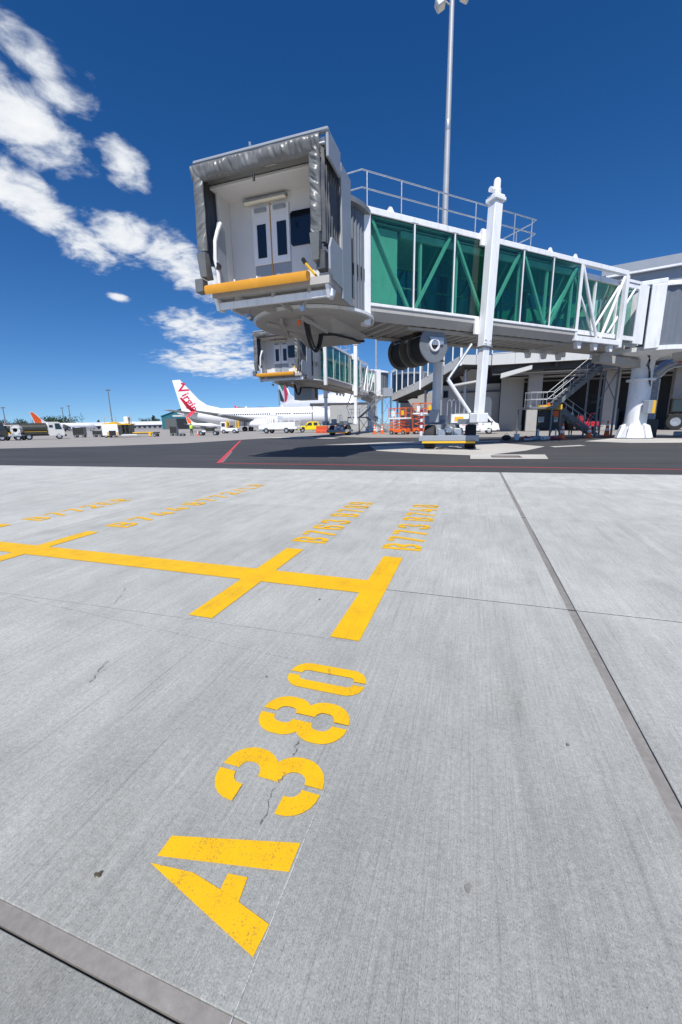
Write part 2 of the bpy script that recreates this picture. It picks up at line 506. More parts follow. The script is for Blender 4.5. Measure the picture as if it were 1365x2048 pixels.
def concrete_mat():
    m = bpy.data.materials.new('broomed_concrete')
    m.use_nodes = True
    nt = m.node_tree
    L = nt.links
    b = nt.nodes['Principled BSDF']
    t = N(nt, 'ShaderNodeTexCoord')
    oi = N(nt, 'ShaderNodeObjectInfo')
    def noise_n(scale, map_scale=(1, 1, 1), detail=6.0, rough=0.6, rot=0.0):
        mp = N(nt, 'ShaderNodeMapping', i={'Scale': map_scale, 'Rotation': (0, 0, rot)})
        L.new(t.outputs['Object'], mp.inputs[0])
        n = N(nt, 'ShaderNodeTexNoise', i={'Scale': scale, 'Detail': detail, 'Roughness': rough})
        L.new(mp.outputs[0], n.inputs['Vector'])
        return n.outputs[0]
    def rng(v, a, b_, c, d):
        k = N(nt, 'ShaderNodeMapRange', i={'From Min': a, 'From Max': b_, 'To Min': c, 'To Max': d})
        L.new(v, k.inputs['Value'])
        return k.outputs[0]
    groove = noise_n(1.0, (62, 1.1, 1), 3.0, 0.7)         # tined lines along Y
    groove2 = noise_n(1.0, (150, 2.5, 1), 2.0, 0.6)
    big = noise_n(0.45, (1, 1, 1), 4.0, 0.6)
    mid = noise_n(2.1, (1.5, 0.7, 1), 7.0, 0.7)
    fine = noise_n(55, (1, 1, 1), 5.0, 0.75)
    grit = noise_n(240, (1, 1, 1), 2.0, 0.6)
    smear = noise_n(1.3, (4.0, 0.35, 1), 4.0, 0.6, radians(-38))
    val = rng(big, 0.3, 0.7, 0.90, 1.10)
    val = math_n(nt, 'MULTIPLY', val, rng(mid, 0.25, 0.75, 0.80, 1.15))
    val = math_n(nt, 'MULTIPLY', val, rng(groove, 0.28, 0.62, 0.93, 1.02))
    val = math_n(nt, 'MULTIPLY', val, rng(groove2, 0.3, 0.6, 0.93, 1.03))
    val = math_n(nt, 'MULTIPLY', val, rng(fine, 0.3, 0.7, 0.80, 1.17))
    patch = noise_n(0.9, (1, 1, 1), 5.0, 0.7)
    val = math_n(nt, 'MULTIPLY', val, rng(patch, 0.5, 0.72, 1.0, 0.82))
    scuff = noise_n(1.0, (7.0, 0.22, 1), 5.0, 0.65, radians(24))
    val = math_n(nt, 'MULTIPLY', val, rng(scuff, 0.60, 0.75, 1.0, 0.88))
    blot = noise_n(3.2, (1, 1, 1), 8.0, 0.85)
    val = math_n(nt, 'MULTIPLY', val, rng(blot, 0.66, 0.74, 1.0, 0.62))
    val = math_n(nt, 'MULTIPLY', val, rng(smear, 0.52, 0.8, 1.0, 0.84))
    pits = rng(grit, 0.27, 0.37, 0.42, 1.0)
    val = math_n(nt, 'MULTIPLY', val, pits)
    # sparse dark spots
    sp = noise_n(9, (1, 1, 1), 4.0, 0.8)
    val = math_n(nt, 'MULTIPLY', val, rng(sp, 0.71, 0.78, 1.0, 0.55))
    # darkening towards the camera, like lens falloff, put into the colour; ragged outline
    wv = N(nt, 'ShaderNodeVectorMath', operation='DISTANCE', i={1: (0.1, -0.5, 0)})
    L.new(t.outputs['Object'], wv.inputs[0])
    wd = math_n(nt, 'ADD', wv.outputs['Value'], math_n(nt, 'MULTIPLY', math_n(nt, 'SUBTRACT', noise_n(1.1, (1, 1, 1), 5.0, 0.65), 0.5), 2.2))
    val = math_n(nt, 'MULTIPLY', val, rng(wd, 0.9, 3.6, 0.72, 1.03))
    gr2 = noise_n(330, (1, 0.55, 1), 2.0, 0.5)
    val = math_n(nt, 'MULTIPLY', val, rng(gr2, 0.3, 0.7, 0.78, 1.2))
    lines = noise_n(1.0, (38, 0.5, 1), 2.0, 0.5)
    val = math_n(nt, 'MULTIPLY', val, rng(lines, 0.28, 0.36, 0.86, 1.0))
    hs = N(nt, 'ShaderNodeHueSaturation')
    L.new(oi.outputs['Color'], hs.inputs['Color'])
    L.new(val, hs.inputs['Value'])
    warm = mixc(nt, rng(noise_n(0.8, (1, 1, 1), 3.0), 0.45, 0.75, 0.0, 0.35), hs.outputs[0], (1.06, 1.0, 0.95), 'MULTIPLY')
    L.new(warm, b.inputs['Base Color'])
    b.inputs['Roughness'].default_value = 0.7
    b.inputs['Specular IOR Level'].default_value = 0.45
    h = math_n(nt, 'ADD', math_n(nt, 'MULTIPLY', rng(groove, 0.28, 0.62, 0, 1), 0.7),
               math_n(nt, 'ADD', math_n(nt, 'MULTIPLY', rng(groove2, 0.3, 0.6, 0, 1), 0.35), math_n(nt, 'MULTIPLY', fine, 0.7)))
    h = math_n(nt, 'ADD', h, math_n(nt, 'MULTIPLY', pits, 0.4))
    bu = N(nt, 'ShaderNodeBump', i={'Strength': 0.8, 'Distance': 0.004})
    L.new(h, bu.inputs['Height'])
    L.new(bu.outputs[0], b.inputs['Normal'])
    return m


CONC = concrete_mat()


def ground_mat(name, col, stretch, var=0.12, rough=0.8, seam=None):
    m = bpy.data.materials.new(name)
    m.use_nodes = True
    nt = m.node_tree
    L = nt.links
    b = nt.nodes['Principled BSDF']
    t = N(nt, 'ShaderNodeTexCoord')
    mp = N(nt, 'ShaderNodeMapping', i={'Scale': stretch})
    L.new(t.outputs['Object'], mp.inputs[0])
    a = N(nt, 'ShaderNodeTexNoise', i={'Scale': 0.6, 'Detail': 8.0, 'Roughness': 0.65})
    L.new(mp.outputs[0], a.inputs['Vector'])
    c = N(nt, 'ShaderNodeTexNoise', i={'Scale': 30.0, 'Detail': 4.0, 'Roughness': 0.7})
    L.new(t.outputs['Object'], c.inputs['Vector'])
    k = N(nt, 'ShaderNodeMapRange', i={'From Min': 0.3, 'From Max': 0.7, 'To Min': 1 - var, 'To Max': 1 + var})
    L.new(a.outputs[0], k.inputs['Value'])
    k2 = N(nt, 'ShaderNodeMapRange', i={'From Min': 0.3, 'From Max': 0.7, 'To Min': 0.85, 'To Max': 1.15})
    L.new(c.outputs[0], k2.inputs['Value'])
    hs = N(nt, 'ShaderNodeHueSaturation', i={'Color': (*col, 1)})
    L.new(math_n(nt, 'MULTIPLY', k.outputs[0], k2.outputs[0]), hs.inputs['Value'])
    L.new(hs.outputs[0], b.inputs['Base Color'])
    b.inputs['Roughness'].default_value = rough
    bu = N(nt, 'ShaderNodeBump', i={'Strength': 0.3, 'Distance': 0.006})
    L.new(c.outputs[0], bu.inputs['Height'])
    L.new(bu.outputs[0], b.inputs['Normal'])
    return m


ASPH = ground_mat('asphalt', (0.046, 0.046, 0.047), (0.22, 1.5, 1), 0.42, 0.75)
FARC = ground_mat('far_concrete', (0.30, 0.28, 0.255), (0.1, 0.6, 1), 0.12, 0.8)
PALE = ground_mat('pale_concrete', (0.46, 0.44, 0.40), (0.5, 0.8, 1), 0.12, 0.8)
FILL = ground_mat('joint_dark_fill', (0.03, 0.03, 0.03), (1, 1, 1), 0.2, 0.9)  # near-black filler colour of the slab joints
SEAL = ground_mat('sealant', (0.225, 0.212, 0.195), (3, 3, 1), 0.16, 0.6)


def marking_mat(name, col, wear=0.4):
    m = bpy.data.materials.new(name)
    m.use_nodes = True
    nt = m.node_tree
    L = nt.links
    b = nt.nodes['Principled BSDF']
    t = N(nt, 'ShaderNodeTexCoord')
    mp = N(nt, 'ShaderNodeMapping', i={'Scale': (62, 1.1, 1)})
    L.new(t.outputs['Object'], mp.inputs[0])
    g = N(nt, 'ShaderNodeTexNoise', i={'Scale': 1.0, 'Detail': 3.0, 'Roughness': 0.7})
    L.new(mp.outputs[0], g.inputs['Vector'])
    gr = N(nt, 'ShaderNodeTexNoise', i={'Scale': 190.0, 'Detail': 3.0, 'Roughness': 0.6})
    L.new(t.outputs['Object'], gr.inputs['Vector'])
    md = N(nt, 'ShaderNodeTexNoise', i={'Scale': 5.0, 'Detail': 6.0, 'Roughness': 0.7})
    L.new(t.outputs['Object'], md.inputs['Vector'])
    def rng(v, a, b_, c, d):
        k = N(nt, 'ShaderNodeMapRange', i={'From Min': a, 'From Max': b_, 'To Min': c, 'To Max': d})
        L.new(v, k.inputs['Value'])
        return k.outputs[0]
    w = math_n(nt, 'ADD', math_n(nt, 'MULTIPLY', g.outputs[0], 0.25), math_n(nt, 'ADD', math_n(nt, 'MULTIPLY', gr.outputs[0], 0.66), math_n(nt, 'MULTIPLY', md.outputs[0], 0.24)))
    fac = rng(w, 0.455 + (0.09 if wear == 1.0 else 0.005), 0.50 + (0.09 if wear == 1.0 else 0.02), min(wear, .85), 0.0)
    hs = N(nt, 'ShaderNodeHueSaturation', i={'Color': (*col, 1)})
    L.new(rng(md.outputs[0], 0.3, 0.7, 0.9, 1.06), hs.inputs['Value'])
    c = mixc(nt, fac, hs.outputs[0], (0.24, 0.24, 0.23) if wear == 1.0 else (0.13, 0.10, 0.055))
    L.new(c, b.inputs['Base Color'])
    b.inputs['Roughness'].default_value = 0.6
    bu = N(nt, 'ShaderNodeBump', i={'Strength': 0.4, 'Distance': 0.003})
    L.new(w, bu.inputs['Height'])
    L.new(bu.outputs[0], b.inputs['Normal'])
    return m


YMARK = marking_mat('yellow_road_paint', (0.76, 0.425, 0.0), 0.55)
WMARK = marking_mat('chalk_white', (0.55, 0.56, 0.56), 1.0)
RMARK = marking_mat('red_road_paint', (0.55, 0.045, 0.06), 0.5)

# ------------------------------------------------------------------ setting: ground
ground = up_sheet('ground', [[(-3500, -900), (3500, -900), (3500, 4500), (-3500, 4500)]], -0.09, FARC, kind='structure')
far = up_sheet('far_apron', [[(-400, 5), (200, 5), (200, 900), (-900, 900), (-900, 5)]], -0.006, FARC, kind='structure')
# asphalt lane (its near edge runs slightly askew to the slab joints)
ex = lambda x: 10.75 + 0.0315 * x
asph = up_sheet('asphalt_lane', [[(-95, ex(-95)), (60, ex(60)), (60, 33.0), (13.62, 33.54), (8.63, 35.0), (2.07, 35.25), (-3.41, 35.2), (-8.8, 36.3),
                                 (-17.5, 43.0), (-20.4, 36.0), (-22.0, 26.8), (-26, 22.9), (-33.5, 19.6), (-95, 7.9)]], -0.002, ASPH, kind='structure')
up_sheet('pale_strip', [[(-9.03, 24.09), (-5.71, 27.1), (-2.87, 27.54), (1.71, 28.86), (1.63, 27.44), (-2.5, 24.6), (-4.92, 24.0)]], 0.002, PALE, asph)
up_sheet('concrete_patch', [[(-4.3, 18.6), (-2.09, 17.01), (-0.06, 16.22), (-0.05, 14.57), (2.43, 14.81), (2.62, 16.75), (0.75, 16.65), (2.2, 18.9), (3.39, 21.96), (1.52, 25.54), (-5.64, 22.61)]], 0.003, PALE, asph)
up_sheet('concrete_patch', [[(3.61, 21.96), (5.19, 23.24), (5.3, 22.56), (3.73, 21.34)]], 0.0025, PALE, asph)
up_sheet('concrete_patch', [[(6.3, 27.2), (9.27, 31.9), (13.5, 29.8), (11.2, 25.2), (8.01, 25.2)]], 0.0035, PALE, asph)
up_sheet('concrete_patch', [[(-24, 40.0), (-17.5, 39.5), (-12, 36.5), (-12, 34.5), (-19, 37.0)]], 0.0015, PALE, asph)

# apron slabs with recessed joints
apron = empty('concrete_apron', (0, 0, 0), kind='structure')
up_sheet('joint_filler', [[(-60, -9), (40, -9), (40, ex(40) - 0.02), (-60, ex(-60) - 0.02)]], -0.022, FILL, apron)
XB = [-34.5, -28.6, -22.75, -16.9, -11.02, -5.16, 0.70, 6.56, 12.4, 18.3, 24.2]
YB = [-8.0, -5.2, -2.35, 0.48, 2.86, 5.69, 8.5, None]
SEALX = {0.70: 0.026}
SEALY = {0.48: 0.024}


def tone(i, j):
    r = random.Random(i * 31 + j * 7)
    base = {3: 0.425, 4: 0.43, 5: 0.46, 6: 0.475, 2: 0.36}.get(j, 0.36)
    k = base * (1 + r.uniform(-0.035, 0.035))
    return (k * 1.015, k * 1.03, k * 0.965, 1)


for i in range(len(XB) - 1):
    for j in range(len(YB) - 1):
        gx0 = SEALX.get(XB[i], 0.006); gx1 = SEALX.get(XB[i + 1], 0.006)
        gy0 = SEALY.get(YB[j], 0.006)
        x0, x1, y0 = XB[i] + gx0, XB[i + 1] - gx1, YB[j] + gy0
        if YB[j + 1] is None:
            ya, yb = ex(x0) - 0.004, ex(x1) - 0.004
        else:
            ya = yb = YB[j + 1] - SEALY.get(YB[j + 1], 0.006)
        c = 0.002
        top = [(x0 + c, y0 + c, 0), (x1 - c, y0 + c, 0), (x1 - c, yb - c, 0), (x0 + c, ya - c, 0)]
        low = [(x0, y0, -c), (x1, y0, -c), (x1, yb, -c), (x0, ya, -c)]
        bot = [(p[0], p[1], -0.05) for p in low]
        b = MB()
        b.loft([bot, low, top], cap=True)
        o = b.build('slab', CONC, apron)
        o.color = tone(i, j)
b = MB()
for i in range(1, len(XB) - 1):
    if XB[i] not in SEALX: b.box(XB[i] - .0055, XB[i] + .0055, -8, ex(XB[i]) - .01, -.02, -.0025)
b.build('joint_seal', FILL, apron)
b = MB()
for j in range(1, len(YB) - 1):
    if YB[j] not in SEALY: b.box(-34, 24, YB[j] - .0055, YB[j] + .0055, -.02, -.0022)
b.build('joint_seal', FILL, apron)
# sealant strips in the two wide joints, sunk a little, with a dark crack along one side
for k in range(len(YB) - 1):
    y1 = YB[k + 1] if YB[k + 1] is not None else ex(0.7)
    b = MB()
    b.box(0.70 - 0.0255, 0.70 + 0.0215, YB[k] + 0.006, y1 - 0.006, -0.05, -0.004)
    b.build('sealant_strip', SEAL, apron)
b = MB()
b.box(-34, 24, 0.48 - 0.017, 0.48 + 0.023, -0.05, -0.0045)
b.build('sealant_strip', SEAL, apron)

# ------------------------------------------------------------------ painted stand markings (stencil lettering)
def fillet(pts, r, n=6):
    out = [Vector(pts[0])]
    for i in range(1, len(pts) - 1):
        p, a, c = Vector(pts[i]), Vector(pts[i - 1]), Vector(pts[i + 1])
        la = (a - p).length * (1.0 if i == 1 else .5)
        lc = (c - p).length * (1.0 if i == len(pts) - 2 else .5)
        da, dc = (a - p).normalized(), (c - p).normalized()
        half = da.angle(dc) / 2
        if r <= 0 or half > 1.5:
            out.append(p); continue
        tl = min(r / math.tan(half), la * .98, lc * .98)
        rr = tl * math.tan(half)
        cen = p + (da + dc).normalized() * (rr / sin(half))
        s, e = p + da * tl - cen, p + dc * tl - cen
        ang = s.angle_signed(e)
        for k in range(n + 1):
            th = -ang * k / n
            out.append(cen + Vector((s.x * cos(th) - s.y * sin(th), s.x * sin(th) + s.y * cos(th))))
    out.append(Vector(pts[-1]))
    return out


def strip(pts, t):
    pts = [Vector(p) for p in pts]
    q = [pts[0]]
    for p in pts[1:]:
        if (p - q[-1]).length > 1e-4: q.append(p)
    Ls, Rs = [], []
    for i, p in enumerate(q):
        d0 = (q[i] - q[i - 1]).normalized() if i else (q[1] - q[0]).normalized()
        d1 = (q[i + 1] - q[i]).normalized() if i < len(q) - 1 else d0
        nrm = Vector((-(d0 + d1).y, (d0 + d1).x)).normalized()
        k = 1 / max(.5, nrm.dot(Vector((-d0.y, d0.x))))
        Ls.append(p + nrm * (t / 2 * k)); Rs.append(p - nrm * (t / 2 * k))
    return [(Ls[i], Rs[i], Rs[i + 1], Ls[i + 1]) for i in range(len(q) - 1)]


def glyph(ch, w, h, t):
    g = 0.011
    m = w / 2
    R, Tp = w - t / 2, h - t / 2
    lo = t / 2
    r = w * 0.42
    wa = h * 0.53
    P = []
    def S_(pts, rad=r, tt=t): P.extend(strip(fillet(pts, rad) if len(pts) > 2 else pts, tt))
    if ch == '0':
        S_([(m - g, Tp), (lo, Tp), (lo, lo), (m - g, lo)]); S_([(m + g, Tp), (R, Tp), (R, lo), (m + g, lo)])
    elif ch == '8':
        for s in (-1, 1):
            X = lambda x: m + s * (x - m)
            S_([(X(m + g), Tp), (X(R - .004), Tp), (X(R - .004), wa), (X(m + g * 1.6), wa)], r * .9)
            S_([(X(m + g * 1.6), wa - t * .35), (X(R), wa - t * .35), (X(R), lo), (X(m + g), lo)], r * .9)
    elif ch == '3':
        S_([(m + g, Tp), (R - .004, Tp), (R - .004, wa), (m - .005, wa)], r * .9)
        S_([(m - .005, wa - t * .3), (R, wa - t * .3), (R, lo), (m + g, lo)], r * .9)
        S_([(m - g, Tp), (lo, Tp), (lo, h * .70)]); S_([(m - g, lo), (lo, lo), (lo, h * .30)])
    elif ch == 'B':
        S_([(lo, 0), (lo, h)])
        x0 = t + g
        S_([(x0, Tp), (R - .006, Tp), (R - .006, wa), (x0 + .01, wa)], r * .85)
        S_([(x0 + .01, wa - t * .3), (R, wa - t * .3), (R, lo), (x0, lo)], r * .85)
    elif ch == '7':
        S_([(0, h - t * .55), (w * .36, h - t * .55)], 0, t * 1.1)
        S_([(w * .36 + 2 * g, h - t * .5), (w - t * .6, h - t * .5), (w * .34, 0)], .02)
    elif ch == '4':
        S_([(w * .55, h), (lo, h * .33), (lo + .001, h * .27), (w * .6, h * .27)], .01)
        S_([(w * .76, 0), (w * .76, h * .60)]); S_([(w * .84, h * .27), (w, h * .27)])
    elif ch in '69':
        q = strip(fillet([(m + g, Tp), (R, Tp), (R, h * .72)], r), t) + strip(fillet([(m - g, Tp), (lo, Tp), (lo, lo), (m - g, lo)], r), t)
        q += strip(fillet([(m + g, lo), (R, lo), (R, h * .55), (t + g, h * .55)], r * .9), t)
        P = q if ch == '6' else [tuple(Vector((w - v.x, h - v.y)) for v in f) for f in q]
    elif ch == '2':
        S_([(lo, h * .7), (lo, Tp), (m - g, Tp)]); S_([(m + g, Tp), (R, Tp), (R, h * .55), (lo + .01, t * 1.2)], r * .9)
        S_([(0, lo), (w, lo)])
    elif ch == 'E':
        S_([(lo, 0), (lo, h)])
        for y, x in ((lo, w), (h * .52, w * .8), (Tp, w)): S_([(t + g, y), (x, y)])
    elif ch == 'L':
        S_([(lo, 0), (lo, h)]); S_([(t + g, lo), (w, lo)])
    elif ch == 'R':
        S_([(lo, 0), (lo, h)])
        S_([(t + g, Tp), (R, Tp), (R, h * .48), (t + g, h * .48)], r * .85)
        S_([(w * .5, h * .48 - t * .6), (R, 0)])
    elif ch == '/':
        S_([(0.02, 0), (w - .02, h)])
    return P


def letters(txt, xb, y0, adv, w, h, t, name='painted_letter', space=0.09):
    y = y0
    for ch in txt:
        if ch == ' ':
            y += space; continue
        polys = [[(xb - p.y, y + p.x) for p in f] for f in glyph(ch, w, h, t)]
        up_sheet(name, polys, 0.003, YMARK, apron, stack=0.00008)
        y += adv


letters('B773 B748', -0.445, 3.875, 0.287, 0.205, 0.40, 0.066, space=0.13)
letters('B763 B789', -1.475, 3.875, 0.287, 0.205, 0.40, 0.066, space=0.13)
letters('B744 B772/LR', -4.225, 3.89, 0.345, 0.24, 0.385, 0.07)
letters('B772ER', -5.80, 3.89, 0.292, 0.205, 0.39, 0.066)
letters('38', -0.445, 0.945, 0.318, 0.238, 0.405, 0.068)
letters('0', -0.445, 1.575, 0.315, 0.20, 0.405, 0.062)
up_sheet('painted_letter', [[(-0.845, 0.785), (-0.445, 0.885), (-0.445, 0.800), (-0.845, 0.722)],
                            [(-0.850, 0.700), (-0.710, 0.716), (-0.605, 0.702), (-0.545, 0.692), (-0.440, 0.672), (-0.447, 0.602)],
                            [(-0.609, 0.7028), (-0.612, 0.744), (-0.552, 0.752), (-0.543, 0.692)]], 0.004, YMARK, apron)
# stop bars and lead bar, laid edge to edge
for xa, xb_ in ((-0.768, -0.583), (-1.805, -1.615), (-4.585, -4.395), (-6.15, -5.965)):
    up_sheet('stop_bar', [[(xa, 2.065), (xb_, 2.065), (xb_, 3.625), (xa, 3.625)]], 0.0045, YMARK, apron)
xs = [-0.768, -1.615, -1.805, -4.395, -4.585, -5.965, -6.15, -14.0]
for k in range(0, 8, 2):
    up_sheet('lead_bar', [[(xs[k + 1], 2.735), (xs[k], 2.735), (xs[k], 2.995), (xs[k + 1], 2.995)]], 0.004, YMARK, apron)
# setting-out chalk lines
def line(name, p, q, w, z, m, parent):
    d = (Vector(q) - Vector(p)).normalized()
    n_ = Vector((-d.y, d.x)) * w / 2
    return up_sheet(name, [[Vector(p) + n_, Vector(p) - n_, Vector(q) - n_, Vector(q) + n_]], z, m, parent)


line('chalk_line', (-0.437, 0.40), (-0.452, 6.5), 0.0022, 0.003, WMARK, apron)
line('chalk_line', (-1.468, 3.7), (-1.476, 6.3), 0.004, 0.003, WMARK, apron)
line('chalk_line', (-4.6, 2.02), (-0.85, 1.785), 0.004, 0.003, WMARK, apron)
line('chalk_line', (-5.0, 1.93), (-0.6, 2.052), 0.003, 0.0034, WMARK, apron)
line('chalk_line', (-1.80, 1.97), (-1.74, 2.06), 0.004, 0.003, WMARK, apron)
# hairline cracks, spalls and grease spots on the slabs
CRK = ground_mat('crack_dirt', (0.15, 0.142, 0.13), (4, 4, 1), 0.4, 0.9)
GRS = ground_mat('grease_spot', (0.19, 0.185, 0.175), (6, 6, 1), 0.4, 0.7)
rc = random.Random(5)
for (x0, y0), (x1, y1), w_ in (((-.622, 1.262), (-.606, 1.175), .007), ((-.615, 1.03), (-.588, .90), .0045), ((-1.87, 1.47), (-1.80, 1.30), .006), ((-.66, 1.76), (-.645, 1.70), .006),
                               ((-2.6, 2.3), (-2.45, 2.05), .004), ((-.60, 1.10), (-.605, 1.05), .004)):
    pts = []
    for k in range(8):
        t = k / 7
        pts.append((x0 + (x1 - x0) * t + rc.uniform(-1, 1) * .009, y0 + (y1 - y0) * t + rc.uniform(-1, 1) * .006))
    P = []
    for k in range(7):
        wa, wb = w_ * .55 * (.1 + rc.random() ** 2), w_ * .55 * (.1 + rc.random() ** 2)
        P.append([(pts[k][0] - wa, pts[k][1]), (pts[k][0] + wa, pts[k][1]), (pts[k + 1][0] + wb, pts[k + 1][1]), (pts[k + 1][0] - wb, pts[k + 1][1])])
    up_sheet('surface_crack', P, 0.0072, CRK, apron, stack=0.00005)
for x, y, r_ in ((.05, .91, .010), (-1.02, 2.54, .010), (1.6, 2.2, .012), (.42, 1.55, .006), (-.95, 1.6, .006)):
    pg = [(x + r_ * cos(a) * rc.uniform(.5, 1.2), y + 1.5 * r_ * sin(a) * rc.uniform(.5, 1.2)) for a in [2 * pi * k / 9 for k in range(9)]]
    up_sheet('grease_spot', [pg], 0.0066, GRS, apron)
# red boundary lines on the asphalt
red_m = up_sheet('red_boundary_line', [[(-8.60, 12.05), (-8.45, 12.11), (-19.66, 31.5), (-19.82, 31.5)], [(-8.36, 11.98), (-8.36, 12.07), (60, 12.2), (60, 12.11)]], 0.003, RMARK, asph)
st = MB()
for k in range(10):
    t = 0.02 + k * 0.028
    x, y = -8.40 + t * -11.2, 12.11 + t * 19.4
    st.box(x - .022, x + .022, y - .022, y + .022, 0.0, 0.012)
st.build('line_stud', WHITE, asph, kind='stuff')

# drain grate set in the concrete patch
gr = empty('drain_grate', (1.17, 15.62, 0.004), 0.03, 'rusty rectangular drain grate in pale concrete patch on asphalt', 'drain grate')
b = MB()
b.box(-.5, .5, -.44, -.40, 0, .012).box(-.5, .5, .40, .44, 0, .012).box(-.5, -.46, -.40, .40, 0, .012).box(.46, .5, -.40, .40, 0, .012)
b.build('frame', GALVD, gr)
RUST = mat('rusty_iron', (0.10, 0.055, 0.04), 0.8, var=0.3, vscale=8)
for k in range(12):
    x = -.43 + k * .078
    MB().box(x - .022, x + .022, -.40, .40, -.002, .008).build('bar', RUST, gr)
b = MB(); b.box(-.46, .46, -.40, .40, -.0035, -.003); b.build('pit', BLACK, gr)

# clod of dirt near the camera
b = MB()
for k in range(7):
    a = random.uniform(0, 6.28); rr = random.uniform(0, .008)
    s = random.uniform(.003, .006)
    bm = bmesh.new(); bmesh.ops.create_icosphere(bm, subdivisions=1, radius=s)
    for v in bm.verts: v.co *= random.uniform(.6, 1.3); v.co.z *= .7
    bm.verts.index_update()
    b.add([v.co + Vector((cos(a) * rr * 1.6, sin(a) * rr, s * .5)) for v in bm.verts], [tuple(q.index for q in f.verts) for f in bm.faces]); bm.free()
o = b.build('dirt_clod', mat('dry_mud', (0.07, 0.06, 0.035), 0.9, var=0.4, vscale=60))
o.location = (-0.97, 0.63, 0.001)
tag(o, 'small dark clod of dirt on bare concrete left of the painted letter A', 'dirt clod')
# ------------------------------------------------------------------ jet bridges
def fabric_strip(p0, p1, across, normal, width, bulge, nu, nv, seed, wr=0.03, slant=0.6):
    """a slack fabric roll between p0 and p1: half-round section with folds"""
    p0, p1, across, normal = Vector(p0), Vector(p1), Vector(across), Vector(normal)
    L_ = (p1 - p0).length
    vs, fs = [], []
    for i in range(nu + 1):
        u = i / nu
        for j in range(nv + 1):
            v = j / nv
            th = pi * (1.05 * v - .02)
            base = p0.lerp(p1, u)
            off = across * (-cos(th) * width / 2) + normal * (sin(th) * bulge)
            q = Vector((u * L_ * 5.5 + v * slant * 1.4, v * .9, seed))
            rg = 1 - abs(noise.noise(q)) * 2.6
            d = max(rg, -.2) ** 1 * .55 + (1 - abs(noise.noise(q * 2.1 + Vector((7, 3, 1)))) * 3) * .25
            d2 = noise.noise(Vector((u * L_ * 1.6, v * 2, seed + 9)))
            off = off + normal * (d * wr + d2 * wr) * sin(pi * min(max(v, .04), .96))
            off += across * (noise.noise(Vector((u * L_ * 2.2, seed * 2, v * .5))) * .02)
            vs.append(base + off)
    for i in range(nu):
        for j in range(nv):
            a = i * (nv + 1) + j
            fs.append((a, a + 1, a + nv + 2, a + nv + 1))
    return vs, fs


